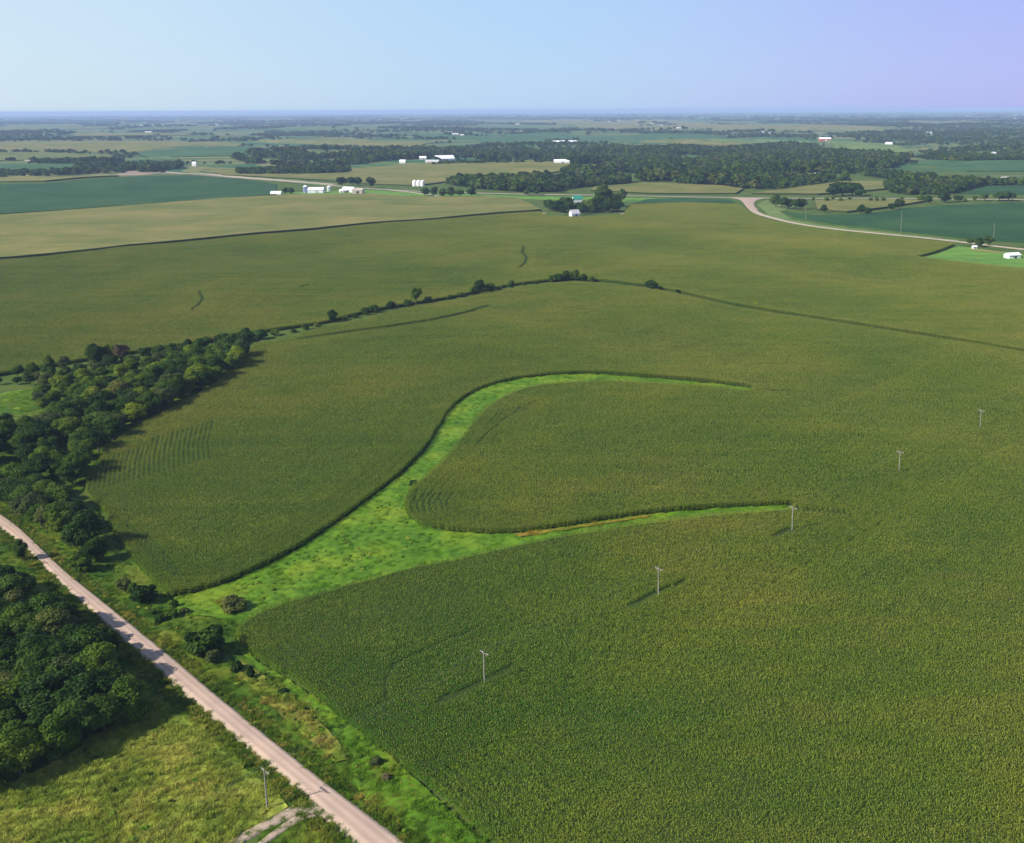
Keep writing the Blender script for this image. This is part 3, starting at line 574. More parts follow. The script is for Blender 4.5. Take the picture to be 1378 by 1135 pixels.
yl = GP([(560, 706), (600, 715), (660, 720), (700, 721), (760, 718), (830, 708), (900, 698), (900, 696.5), (830, 702), (760, 711), (700, 722), (700, 726), (760, 717), (830, 707), (880, 698)])
yl = GP([(705, 722), (760, 718), (830, 707.5), (895, 697.5), (892, 699.5), (830, 707.5), (770, 715.5), (710, 724.5)])
yv = [(690, 715), (740, 712), (800, 703), (850, 696), (850, 694), (790, 697), (720, 706)]
ok = GP([(-60, 548), (12, 540), (50, 520), (110, 500), (200, 485), (330, 457), (330, 482), (318, 500), (250, 545), (200, 572), (165, 592), (140, 617), (110, 662), (80, 660), (-20, 600)])
grass_zone('verge_grass', ok, M['verge'], .3, 120, 'shaded grass under the creek side trees on the left', amp=.3, step=2.0, z=.03)
cl1 = GP([(-40, 545), (12, 528), (80, 520), (75, 530), (45, 545), (38, 560), (12, 556), (-40, 570)])
grass_zone('clearing_grass', cl1, M['bright'], .3, 120, 'bright green clearing between the creek side trees', amp=.2, step=2.0, z=.12)
yl = GP([(690, 722), (760, 713), (830, 702.5), (875, 696), (872, 699), (830, 706), (760, 716.5), (700, 726)])
grass_zone('yellowed_grass', yl, M['yellowed'], .4, 150, 'yellow and orange grass in the middle of the lower waterway branch', amp=.25, step=1.0, z=.55)
def weed_clumps():          # coarse weeds in the wide wet mouth of the waterway, the ditch and the meadow
    g = np.random.default_rng(5); X = []; Y = []
    for P_, cnt in ((GP([(300, 800), (400, 752), (500, 690), (560, 650), (560, 700), (600, 730), (500, 768), (400, 798), (330, 815)]), 240), (vr, 260), (bs, 120), (wd_, 90), (meadow, 110), (vl, 120)):
        A = np.array(P_); n_ = cnt*14; x = g.uniform(A[:, 0].min(), A[:, 0].max(), n_); y = g.uniform(A[:, 1].min(), A[:, 1].max(), n_)
        k = inpoly(P_, x, y) & (segdist(ROADP, x, y, True) > 4) & ~inpoly(ROADP, x, y) & (np.sin(x/5)*np.sin(y/6)+g.normal(0, .5, n_) > .1); x, y = x[k][:cnt], y[k][:cnt]; X.append(x); Y.append(y)
    X = np.concatenate(X); Y = np.concatenate(Y); n = len(X); pr = [crown('weed_clump', 160, .62, .75, 0, 4, .09, k_, 300+i) for i, k_ in enumerate([M['bright'], LM['lime'], M['bright'], LM['mid'], M['meadow']])]
    gn_scatter('weed_clumps', pr, X, Y, H(X, Y)+.1, g.uniform(0, 6.28, n), np.column_stack([g.uniform(.6, 1.5, n), g.uniform(.6, 1.5, n), g.uniform(.5, 1.3, n)]), g.integers(0, 5, n), label='coarse weed clumps standing in the waterway, ditch and meadow')
def edge_grass():          # short ragged grass creeping over both road shoulders
    X = []; Y = []
    for PL in (RL, RR):
        for (a, b) in zip(PL[:-1], PL[1:]):
            l = math.dist(a, b)
            for _ in range(int(l*7)):
                t_ = RNG.uniform(); o_ = (RNG.uniform(.5, 3.2) if RNG.uniform() < .8 else RNG.normal(0, .35))*(-1 if PL is RL else 1); X.append(a[0]+(b[0]-a[0])*t_-(b[1]-a[1])/l*o_); Y.append(a[1]+(b[1]-a[1])*t_+(b[0]-a[0])/l*o_)
    X = np.array(X); Y = np.array(Y); n = len(X); pr = [grass_mesh('edge_tuft', 1.0, 80, .38, .04, M['verge'] if i else M['weeds'], 90+i, .5) for i in range(4)]
    gn_scatter('road_edge_grass', pr, X, Y, H(X, Y)+.12, RNG.uniform(0, 6.28, n), np.column_stack([RNG.uniform(.5, 1.3, n)]*3), RNG.integers(0, 4, n), label='ragged grass and weeds along both shoulders of the gravel road')
edge_grass()
slab('yard_lawn', GP([(1228, 349.5), (1290, 331.5), (1370, 342), (1480, 352), (1500, 374), (1366, 361), (1290, 354)]), .1, 15, [M['lawn']], label='bright green lawn beside the small white shed on the right', kind='stuff')
slab('roadside_grass', GP([(1018, 276), (1030, 270), (1090, 271), (1060, 282), (1050, 286), (1066, 296), (1110, 303.5), (1200, 313.5), (1290, 323), (1290, 325), (1180, 314), (1080, 302), (1035, 291)]), .1, 18, [M['pasture']], label='pale grass verge inside the curve of the side road', kind='stuff')
slab('roadside_grass', GP([(250, 232), (300, 238), (400, 245), (500, 254), (440, 250), (300, 231)]), .08, 40, [M['pasture']], label='grass along the upper side of the graded road', kind='stuff')
slab('roadside_grass', GP([(340, 262), (480, 262), (560, 264), (700, 268), (850, 272), (1000, 269.5), (900, 267), (700, 264), (560, 260.5), (490, 256), (380, 260)]), .08, 25, [M['lawn']], label='green grass along the lower side of the highway by the farm sheds', kind='stuff')

# ------------------------------------------------------------------ trees
def crown(name, n, R, Hc, z0, lumps, leaf, mat, seed, spread=1.0, dome=.5):
    g = np.random.default_rng(seed); Q = []; T = []; cs = []
    for i in range(lumps):
        while True:
            p = g.uniform(-1, 1, 3)
            if .25 < np.dot(p, p) < 1: break
        f = math.sqrt(1-max(-1, min(1, p[2]))**2*.5)
        cs.append((p[0]*R*.68*f, p[1]*R*.68*f, z0+Hc*(.5+.36*p[2]), R*g.uniform(.24, .46), g.uniform(.2, .8)))
    cs.append((0, 0, z0+Hc*.5, R*.62, .4))
    per = n//len(cs)
    for cx, cy, cz, r, tn in cs:
        d = g.normal(size=(per, 3)); d /= np.linalg.norm(d, axis=1)[:, None]; d[:, 2] = np.where(d[:, 2] < -.35, -d[:, 2]*.8, d[:, 2])
        k = r*(g.uniform(.62, 1.12, per))[:, None]; P = d*k*np.array([1, 1, .82*Hc/(2*R)*1.15])+np.array([cx, cy, cz])
        nn = d+g.normal(0, .5, (per, 3)); nn[:, 2] += .25; nn /= np.linalg.norm(nn, axis=1)[:, None]
        u = np.cross(nn, g.normal(size=(per, 3))); u /= np.linalg.norm(u, axis=1)[:, None]; v = np.cross(nn, u); s = (leaf*g.uniform(.6, 1.4, per))[:, None]
        Q.append(np.stack([P-u*s-v*s*.7, P+u*s*.9-v*s, P+u*s+v*s*.7, P-u*s*.8+v*s], 1)); T.append(np.clip(tn+g.normal(0, .12, per), 0, 1))
    return nmesh(name, np.concatenate(Q).reshape(-1, 3), None, [mat], None, np.concatenate(T))
def trunk(name, h, r, R, seed, limbs=5):
    g = random.Random(seed); b = MB(); top = h*.72; b.tube([(0, 0, -.4), (0, 0, h*.18), (g.uniform(-.3, .3), g.uniform(-.3, .3), h*.42), (g.uniform(-.5, .5), g.uniform(-.5, .5), top)], [r*1.35, r, r*.7, r*.2], 8)
    for i in range(limbs):
        a = i*2*math.pi/limbs+g.uniform(-.4, .4); z = h*g.uniform(.22, .5); l = R*g.uniform(.45, .75)
        b.tube([(0, 0, z), (math.cos(a)*l*.5, math.sin(a)*l*.5, z+l*.45), (math.cos(a)*l, math.sin(a)*l, z+l*.7)], [r*.5, r*.32, r*.1], 5)
    return b.mesh(name, M['bark'])
LM = {'dark': leafmat('foliage_dark_green', (.014, .042, .005), (.024, .060, .007), (.040, .082, .010), scale=.08, transl=.25, objrand=True),
      'mid': leafmat('foliage_mid_green', (.030, .075, .007), (.050, .10, .010), (.08, .13, .014), scale=.08, transl=.25, objrand=True),
      'lime': leafmat('foliage_yellow_green', (.07, .13, .010), (.11, .17, .013), (.16, .20, .02), scale=.08, transl=.3, objrand=True),
      'olive': leafmat('foliage_grey_olive', (.045, .07, .018), (.065, .09, .022), (.085, .10, .03), scale=.08, transl=.2, objrand=True),
      'brown': leafmat('foliage_reddish_brown', (.08, .07, .03), (.11, .09, .04), (.13, .11, .05), scale=.08, transl=.2)}
PROTO = {}
def proto(kind, shape, i):
    key = (kind, shape, i)
    if key not in PROTO:
        sd = abs(hash((kind == 'lime', kind == 'olive', kind == 'mid', kind == 'brown', shape == 'shrub', shape == 'far', i)) % 9999)
        if shape == 'tree': c = crown('crown', 11500, 4.6, 8.2, 1.1, 20+4*i, .17, LM[kind], sd); tr = trunk('trunk', 9, .26, 4.2, sd)     # 10 m tall
        elif shape == 'tall': c = crown('crown', 8000, 3.0, 9.0, .9, 15+2*i, .17, LM[kind], sd); tr = trunk('trunk', 10, .22, 2.6, sd)
        elif shape == 'shrub': c = crown('crown', 2600, 1.6, 2.5, .05, 9+i, .13, LM[kind], sd); tr = trunk('stem', 2.0, .06, 1.3, sd)
        else: c = crown('crown', 1300, 4.8, 8.0, .8, 9+i, .5, LM[kind], sd); tr = trunk('trunk', 8, .28, 4, sd, 3)
        PROTO[key] = (c, tr)
    return PROTO[key]
GR = random.Random(11)
def tree(px, py, h, kind='mid', shape='tree', label='', group=None, at=None, wide=1.0, name=None, cat=None):
    x, y = at if at else G(px, py); base = {'tree': 10, 'tall': 10.2, 'shrub': 2.7, 'far': 9.2}[shape]; s = h/base
    c, tr = proto(kind, shape, GR.randrange(4 if shape != 'far' else 3))
    name = name or ('shrub' if shape == 'shrub' else 'deciduous_tree'); o = empty(name, (x, y, Hf(x, y)), GR.uniform(0, 6.28), label=label, cat=cat or ('shrub' if shape == 'shrub' else 'tree'), group=group)
    o.scale = (s*wide, s*wide, s)
    obj('trunk' if shape != 'shrub' else 'stem', tr, o); obj('crown', c, o); return o
def proj(x, y, z=0):
    v = CM.transposed() @ Vector((x, y, z-CAMH)); return CX-FPX*v.x/v.z, CY+FPX*v.y/v.z
def where(x, y, P, h, hr, lab):
    px, py = proj(x, y); sz = ['short', 'middling', 'tall'][min(2, int(3*(h-hr[0])/(hr[1]-hr[0])))]
    q = [proj(*a)[1] for a in P]; d = (py-min(q))/(max(q)-min(q)); dep = ['at back', 'midway back', 'midway front', 'at front'][max(0, min(3, int(d*4)))]
    px = max(px, 0); side = 'cut by frame edge' if px < 15 else ('near frame edge' if px < 60 else ('left of centre' if px < 120 else ('right of centre' if px < 220 else 'at right tip')))
    return '%s %s, %s, %s' % (sz, lab, dep, side)
def scatter_trees(poly, gap, hr, kinds, labels, group, shape='tree', seed=1, z=0, keep=None, excl=None):
    P = GP(poly); A = np.array(P); g = random.Random(seed); pts = []; tries = 0
    while tries < 4000:
        tries += 1; x = g.uniform(*sorted((A[:, 0].min(), A[:, 0].max()))); y = g.uniform(A[:, 1].min(), A[:, 1].max())
        if not bool(inpoly(P, np.array([x]), np.array([y]))[0]): continue
        if any((x-a)**2+(y-b)**2 < gap*gap for a, b in pts): continue
        pts.append((x, y))
        if proj(x, y)[0] < -32 or proj(x, y)[1] > 1175: continue          # wholly outside the frame
        k = g.choice(kinds); hh = g.uniform(*hr); lab = where(x, y, P, hh, hr, labels[k]); tree(0, 0, hh, k, shape, lab, group, at=(x, y), wide=g.uniform(.95, 1.4))
    print(group, len(pts))
LBL = lambda a: {'dark': 'dark green tree '+a, 'mid': 'mid green tree '+a, 'lime': 'yellow green tree '+a, 'olive': 'grey olive tree '+a}
weed_clumps()
# creek-side wood, left
scatter_trees([(-70, 640), (-10, 590), (60, 585), (130, 540), (210, 510), (290, 488), (330, 480), (322, 497), (280, 525), (235, 549), (190, 573), (150, 596), (122, 620), (100, 660), (60, 655), (0, 620)], 6.6, (8, 11.5), ['dark', 'mid', 'mid', 'dark', 'lime', 'olive'], LBL('in creek side wood'), 'trees of the creek side wood', seed=3)
scatter_trees([(40, 545), (90, 520), (160, 505), (300, 478), (312, 486), (210, 508), (130, 536), (70, 575)], 7, (6, 9), ['lime', 'mid', 'olive', 'mid'], LBL('behind creek side wood'), 'trees along the back of the creek side wood', seed=5)
scatter_trees([(-60, 680), (-20, 640), (40, 665), (95, 695), (120, 740), (95, 745), (40, 700), (0, 672)], 5.5, (7, 10), ['mid', 'olive', 'dark', 'mid'], LBL('between wood and road'), 'trees between creek side wood and gravel road', seed=6)
tree(112, 742, 12.5, 'dark', label='large round dark green tree at the right tip of the creek side wood', wide=1.15)
tree(82, 722, 11, 'mid', label='broad mid green tree just behind the large dark tree at the wood tip')
tree(130, 758, 8, 'dark', label='small dark tree at the foot of the large round tree at the wood tip')
tree(112, 770, 6, 'mid', 'shrub', label='pale green bush just below the large round dark tree')
tree(134, 757, 4.5, 'lime', 'shrub', label='light green bush right of the pale bush below the dark tree')
tree(168, 797, 4.5, 'olive', 'shrub', label='grey olive bush left of the round bush at the corn corner')
tree(195, 812, 5.8, 'dark', 'shrub', label='round dark bush at the corner of the left corn field', wide=1.0)
tree(182, 800, 3.2, 'mid', 'shrub', label='low green bush tucked between the two bushes at the corn corner')
tree(316, 822, 4.0, 'olive', 'shrub', label='reddish olive bush standing alone in the mouth of the waterway', wide=1.5)
tree(300, 815, 2.2, 'lime', 'shrub', label='low pale bush left of the olive bush in the waterway mouth', wide=1.6)
tree(277, 882, 8.0, 'dark', 'shrub', label='large round dark green bush beside the ditch below the waterway mouth', wide=1.0)
tree(290, 893, 3.8, 'olive', 'shrub', label='small olive bush at the foot of the large round ditch bush')
tree(318, 905, 3.2, 'dark', 'shrub', label='small dark bush in the bright strip right of the large ditch bush')
tree(339, 915, 3.4, 'dark', 'tall', label='slim dark sapling right of the small dark bush', name='sapling', cat='sapling')
for px, py, h, k, lb in [(232, 832, 2.4, 'mid', 'low green bush in the ditch left of the waterway mouth'), (250, 826, 1.9, 'olive', 'low olive bush between ditch and waterway mouth'), (215, 838, 2.2, 'dark', 'dark low bush at the lower ditch edge'), (205, 828, 1.8, 'mid', 'tiny green bush below the round corner bush'), (506, 1030, 1.8, 'olive', 'low olive weed clump near the bright strip by the near corn corner'), (382, 935, 1.7, 'dark', 'small dark weed clump in the dry weeds'), (236, 818, 2.0, 'dark', 'low dark bush where the waterway meets the ditch'), (556, 655, 2.4, 'dark', 'single dark bush in the narrow part of the waterway'),
                         (520, 1052, 1.6, 'brown', 'brownish weed clump by the foot of the near corn'), (408, 958, 1.4, 'mid', 'green weed clump in the middle of the dry weeds')]:
    tree(px, py, h, k, 'shrub', label=lb, wide=1.25)
scatter_trees([(-40, 520), (30, 512), (120, 494), (230, 474), (330, 457), (335, 463), (240, 481), (130, 505), (90, 520), (60, 522)], 6.5, (3.5, 7), ['dark', 'mid', 'dark', 'olive'], LBL('in scrub behind creek wood'), 'scrub between creek side wood and fence row', seed=15)
# wood, lower left
scatter_trees([(-60, 1075), (-60, 800), (0, 800), (30, 830), (90, 855), (125, 885), (150, 915), (180, 960), (150, 985), (105, 1010), (50, 1040), (0, 1060)], 4.5, (7.5, 11), ['dark', 'mid', 'dark', 'mid', 'mid', 'olive'], LBL('in lower left wood'), 'trees of the lower left wood', seed=8)
scatter_trees([(-60, 800), (-60, 745), (0, 758), (40, 790), (90, 835), (130, 870), (100, 860), (40, 835), (0, 800)], 9, (2.5, 4.5), ['mid', 'lime', 'olive'], LBL('low beside gravel road'), 'low trees beside the gravel road', seed=9)
for px, py, h, k, sh, lb in [(185, 972, 5, 'mid', 'shrub', 'round green bush at the right tip of the lower left wood'), (128, 868, 5.5, 'olive', 'shrub', 'pale olive bush between the lower left wood and the road'), (30, 795, 5, 'olive', 'shrub', 'pale bush left of the road near the left edge'), (160, 945, 7, 'mid', 'tree', 'mid green tree at the right end of the lower left wood'), (30, 755, 7, 'dark', 'tall', 'dark slim tree whose shadow crosses the road near the left edge'), (150, 893, 8, 'dark', 'tall', 'dark slim tree whose shadow crosses the road in the middle')]:
    tree(px, py, h, k, sh, label=lb)
# fence row beyond the main field
for px, py, h, k, sh, wd2, lb in [(24, 508, 7, 'dark', 'tree', 1, 'dark tree at the left edge beyond the creek side wood'), (42, 500, 5, 'lime', 'shrub', 1, 'light bush beside the dark tree at the left edge'), (68, 503, 10, 'lime', 'tall', 1, 'tall yellow green tree left of the grey bare looking tree'), (88, 503, 9, 'olive', 'tree', .8, 'grey olive tree right of the tall yellow green tree'), (130, 492, 12, 'dark', 'tree', .9, 'tall dark tree left of the brown tree in the fence row'), (148, 488, 11, 'mid', 'tree', .8, 'green tree between the tall dark tree and the brown tree'), (163, 488, 11, 'brown', 'tree', .85, 'reddish brown tree standing in the fence row on the left'),
                                (195, 478, 5, 'dark', 'shrub', 1.2, 'dark bush right of the reddish brown tree'), (215, 474, 4, 'olive', 'shrub', 1.2, 'olive bush second right of the reddish brown tree'), (275, 468, 6, 'mid', 'shrub', 1.3, 'mid green bush above the tip of the creek side wood'), (300, 463, 6, 'dark', 'shrub', 1.4, 'dark bush above the tip of the creek side wood'), (330, 458, 7, 'dark', 'shrub', 1.3, 'dark bush right above the wood tip'), (350, 457, 6, 'mid', 'shrub', 1.3, 'green bush at the start of the terrace line'), (370, 452, 4, 'mid', 'shrub', 1.3, 'low green bush right of the terrace start'),
                                (447, 434, 8, 'dark', 'shrub', .8, 'round dark bush, leftmost single bush of the middle fence row'), (492, 424, 5, 'dark', 'shrub', 1.1, 'left bush of the dark pair left of the tall fence row tree'), (504, 421, 6.5, 'dark', 'shrub', 1, 'right bush of the dark pair left of the tall fence row tree'), (526, 417, 7, 'dark', 'shrub', .8, 'small dark bush just left of the tall fence row tree'), (548, 413, 5, 'mid', 'shrub', 1.2, 'low bush at the left foot of the tall fence row tree'), (560, 411, 14, 'mid', 'tall', .95, 'tallest tree of the middle fence row'), (575, 408, 5, 'dark', 'shrub', 1, 'low dark bush at the right foot of the tallest fence row tree'),
                                (636, 397, 6, 'mid', 'shrub', 1, 'bush at the left foot of the broad fence row tree'), (646, 396, 11, 'dark', 'tree', .85, 'broad dark tree right of the tallest fence row tree'), (660, 393, 7, 'mid', 'shrub', 1, 'bush at the right foot of the broad fence row tree'), (688, 389, 6.5, 'dark', 'shrub', .9, 'small dark bush between the broad tree and the field corner'),
                                (742, 380, 6, 'mid', 'shrub', 1, 'leftmost bush of the group at the far field corner'), (752, 379, 7.5, 'dark', 'shrub', 1, 'second bush from the left at the far field corner'), (763, 378, 8, 'dark', 'shrub', 1, 'tallest bush of the group at the far field corner'), (774, 378, 8, 'mid', 'shrub', 1, 'green bush right of the tallest corner bush'), (786, 379, 6, 'dark', 'shrub', 1, 'small bush second from right at the far field corner'), (796, 380, 5, 'mid', 'shrub', 1, 'rightmost bush of the group at the far field corner'),
                                (877, 392, 8.5, 'dark', 'shrub', 1.0, 'round dark bush alone on the fence line right of the far corner'), (912, 396, 3.5, 'dark', 'shrub', 1.3, 'low dark bush second right of the far corner'), (960, 405, 3, 'dark', 'shrub', 1.3, 'low dark bush third right of the far corner'), (1017, 413, 4, 'lime', 'shrub', 1, 'small yellow green bush on the right fence line')]:
    tree(px, py, h, k, sh, label=lb, wide=wd2)
for i, (px, py) in enumerate([(395, 448), (412, 444), (428, 441), (465, 431), (478, 428), (590, 405), (605, 403), (620, 400), (672, 391), (705, 386), (722, 383), (240, 471), (255, 469), (840, 386), (860, 389)]):
    tree(px, py, GR.uniform(2.2, 3.6), ['mid', 'dark', 'olive'][i % 3], 'shrub', label='low scrubby bush of the fence row along the far edge of the field', group='low bushes along the fence row', wide=1.5)
# mid distance single trees (photo px of base)
for px, py, h, k, wd2, lb in [(740, 284, 11, 'mid', 1, 'leftmost tree of the farmhouse grove'), (752, 286, 12, 'dark', 1, 'dark tree second from left in the farmhouse grove'), (764, 282, 13, 'dark', 1, 'dark tree left behind the small white barn'), (784, 289, 9, 'dark', .9, 'low dark tree right of the small white barn'), (792, 285, 12, 'lime', 1, 'light green tree in the middle of the farmhouse grove'), (803, 284, 15, 'dark', 1, 'dark tree right of the farmhouse'), (812, 279, 24, 'mid', .75, 'tallest tree of the farmhouse grove'), (820, 285, 13, 'dark', 1, 'dark tree below the tallest grove tree'), (828, 279, 16, 'mid', .8, 'pointed tree near the right end of the farmhouse grove'), (833, 284, 11, 'dark', .9, 'rightmost dark tree of the farmhouse grove'), (838, 271, 13, 'mid', .7, 'slim tree standing alone right behind the farmhouse grove'), (776, 284, 8, 'mid', 1, 'small green tree between the farmhouse and the white barn'), (758, 280, 11, 'mid', 1, 'green tree left of the farmhouse'),
                              (384, 261, 7, 'dark', 1.1, 'left dark tree beside the white hoop barn'), (392, 261, 7, 'dark', 1.1, 'right dark tree beside the white hoop barn'), (460, 251, 14, 'dark', .75, 'round tree left behind the tan shed'), (474, 250, 14, 'dark', .8, 'left tree of the pair behind the tan shed'), (483, 250, 13, 'dark', .8, 'right tree of the pair behind the tan shed'), (499, 253, 15, 'olive', .75, 'grey green tree standing alone right of the tan shed'), (466, 259, 6, 'dark', .9, 'small dark tree in front of the tan shed'),
                              (572, 264, 9, 'mid', 1, 'leftmost tree of the roadside row below the three bins'), (584, 264, 10, 'dark', 1, 'second tree of the roadside row below the three bins'), (596, 265, 9, 'mid', 1, 'third tree of the roadside row below the three bins'), (607, 265, 11, 'dark', .9, 'fourth tree of the roadside row below the three bins'), (619, 265, 8, 'mid', 1, 'fifth tree of the roadside row below the three bins'), (634, 265, 11, 'dark', 1, 'round dark tree at the right end of the roadside row'),
                              (709, 263, 7, 'mid', 1, 'small bush like tree by the highway left of the farmhouse'), (723, 263, 7, 'dark', 1, 'small dark tree by the highway nearest the farmhouse'),
                              (1044, 279, 13, 'mid', 1, 'leftmost tree inside the curve of the side road'), (1052, 281, 13, 'dark', 1, 'dark tree second inside the curve of the side road'), (1061, 281, 10, 'mid', 1, 'third tree inside the curve of the side road'), (1070, 282, 12, 'dark', 1, 'dark tree fourth inside the curve of the side road'), (1079, 282, 11, 'dark', 1, 'rightmost tree inside the curve of the side road'),
                              (1109, 287, 8, 'dark', 1, 'small tree at the lower left corner of the tan corn triangle'), (1158, 288, 9, 'dark', 1, 'left small tree at the soybean edge'), (1167, 289, 7, 'dark', 1.2, 'right small tree at the soybean edge'), (1200, 284, 8, 'dark', 1.1, 'left tree of the dark pair at the right of the corn triangle'), (1209, 282, 11, 'dark', 1, 'right tree of the dark pair at the right of the corn triangle'), (1122, 265, 15, 'dark', 1, 'left part of the big dark clump behind the highway'), (1134, 264, 19, 'dark', 1, 'middle tree of the big dark clump behind the highway'), (1147, 264, 17, 'dark', 1, 'right tree of the big dark clump behind the highway'), (1157, 265, 10, 'dark', 1, 'small tree at the right end of the big dark clump'),
                              (1238, 272, 9, 'mid', 1, 'small tree by the highway above the right soybean field'), (1250, 274, 8, 'dark', 1, 'low dark tree above the right soybean field'), (1271, 273, 12, 'dark', 1, 'dark round tree above the right soybean field'), (1290, 272, 8, 'dark', 1.2, 'low tree right of the dark round highway tree'), (1345, 271, 11, 'dark', 1, 'dark tree by the highway near the right edge'), (1357, 271, 12, 'dark', 1, 'dark tree by the highway at the right edge'), (1325, 271, 8, 'mid', 1, 'small green tree by the highway near the right edge'),
                              (1305, 331, 8, 'mid', .9, 'left tree of the pair by the red fence'), (1317, 333, 9.5, 'mid', 1, 'middle tree of the group by the red fence'), (1330, 331, 10, 'mid', 1, 'right tree of the group by the red fence')]:
    tree(px, py, h*(1.0 if py > 325 else 1.3), k, 'tree' if py > 275 else 'far', label=lb, wide=wd2*1.2)
for i, (px, py) in enumerate([(766, 286), (781, 285.5), (787, 287), (793, 286), (777, 283), (791, 283), (784, 283), (738, 282), (745, 285), (748, 281), (757, 287), (761, 285), (768, 280), (786, 284), (789, 281), (797, 287), (800, 280), (807, 286), (810, 283), (816, 281), (817, 286.5), (825, 284), (830, 286), (783, 287), (752, 283)]):
    tree(px, py, GR.uniform(10, 14.5), 'dark' if i % 3 else 'mid', 'tree', label='leafy tree packed inside the grove around the farmhouse', group='trees packed in the farmhouse grove', wide=1.15)
for i, px in enumerate([1078, 1095, 1111, 1120, 1132, 1145, 1170, 1180, 1190, 1215, 1300, 1312, 1180]):
    tree(px+GR.uniform(-2, 2), 270.5 if i % 2 else 272.5, GR.uniform(5, 8), 'mid' if i % 3 else 'olive', 'far', label='low bush like tree in the hedge beside the highway on the right', group='low hedge trees beside the highway')

# far woods: one stuff object of instanced trees
FARP = [crown('far_tree_piece', 420, 5.2, 9.5, .4, 7+i, .95, LM[k], 200+i) for i, k in enumerate(['dark', 'mid', 'mid', 'olive', 'dark'])]
def wood(name, polys, gap, label, sc=(.8, 1.35), seed=1, raw=None, noise_cut=None):
    g = np.random.default_rng(seed); XS = []; YS = []
    for poly in polys:
        P = GP(poly); A = np.array(P); x, y = [q.ravel() for q in np.meshgrid(np.arange(A[:, 0].min(), A[:, 0].max(), gap), np.arange(A[:, 1].min(), A[:, 1].max(), gap))]
        x = x+g.uniform(-.45, .45, x.size)*gap; y = y+g.uniform(-.45, .45, y.size)*gap; k = inpoly(P, x, y) & ((np.sin(x/83+1.6*np.sin(y/141))*np.sin(y/97+1.4*np.sin(x/121+2))+.35*np.sin(x/31)*np.sin(y/37) < (noise_cut or 9))); XS.append(x[k]); YS.append(y[k])
    x = np.concatenate(XS); y = np.concatenate(YS); n = len(x); s = g.uniform(*sc, n)*(1+.25*np.sin(x/60)*np.sin(y/80))
    gn_scatter(name, FARP, x, y, H(x, y)-.3, g.uniform(0, 6.28, n), np.column_stack([s*1.1, s*1.1, s]), g.integers(0, 5, n), label=label); print(name, n)
wood('woodland', [[(605, 249), (640, 246), (690, 244), (720, 244), (760, 246), (800, 247), (850, 245), (846, 249), (760, 255), (742, 260), (700, 259), (640, 255), (605, 250)]], 8, 'dark tree belt right of the three grain bins along the highway', (.6, 1.9), 1, noise_cut=.6)
wood('woodland', [[(158, 230), (175, 226), (215, 222), (243, 220), (246, 227), (225, 229), (200, 231)], [(320, 233), (470, 231), (468, 234), (400, 236), (320, 236)], [(72, 234), (120, 232), (125, 235), (72, 236)], [(50, 218), (165, 218), (165, 220), (50, 221)]], 9, 'dark tree belts on the left beyond the graded road', (.8, 1.4), 2)
wood('woodland', [[(310, 213), (322, 208), (380, 206), (460, 204), (560, 203.5), (640, 204), (640, 211), (590, 219), (540, 221.5), (470, 224), (420, 226), (380, 228), (350, 222)], [(640, 204), (720, 206), (800, 204), (870, 202), (1000, 201), (1080, 199), (1110, 202), (1125, 209), (1200, 214), (1225, 217), (1200, 226), (1230, 240), (1200, 246), (1130, 246), (1080, 252), (1060, 255), (1020, 256), (960, 251), (900, 249), (860, 246), (860, 235), (800, 226), (770, 222), (720, 217), (640, 216)], [(757, 232), (785, 231), (800, 233), (860, 235), (860, 240), (800, 240), (760, 238)]], 10.5, 'large mixed woodland filling the valley beyond the highway', (.6, 2.0), 3, noise_cut=.22)
wood('woodland', [[(1190, 259), (1195, 252), (1230, 248), (1270, 246), (1310, 246), (1325, 250), (1300, 258), (1270, 263), (1220, 263)], [(1215, 240), (1250, 238), (1260, 242), (1220, 244)], [(1240, 216), (1300, 214), (1420, 213), (1420, 217), (1300, 218)], [(1320, 249), (1440, 246), (1440, 249), (1330, 251)]], 9, 'woods around the houses on the right beyond the highway', (.8, 1.5), 4)
bands = [[(-60, 189), (120, 187), (400, 186), (520, 188), (330, 191), (150, 190), (-60, 191)], [(400, 198), (560, 200), (720, 198), (820, 199), (1000, 198), (1110, 196), (1110, 199), (800, 203), (600, 202.5), (400, 202)], [(600, 177), (760, 176), (860, 180), (700, 180)], [(-60, 181), (90, 179), (100, 181), (-60, 183)], [(330, 176), (560, 175), (600, 178), (450, 180), (350, 184)], [(880, 180), (1090, 179), (1100, 186), (960, 187), (860, 183)], [(1110, 181), (1300, 177), (1460, 178), (1460, 200), (1330, 204), (1220, 197), (1150, 189)], [(1230, 205), (1460, 204), (1460, 212), (1280, 213)], [(1000, 160), (1230, 158), (1460, 160), (1460, 176), (1200, 172), (1050, 166)], [(250, 165), (500, 163), (640, 166), (600, 170), (350, 171)], [(-60, 163), (180, 162), (240, 165), (60, 167), (-60, 167)], [(560, 160), (760, 158), (980, 160), (700, 161)], [(-60, 158), (500, 157), (500, 159), (-60, 160)]]
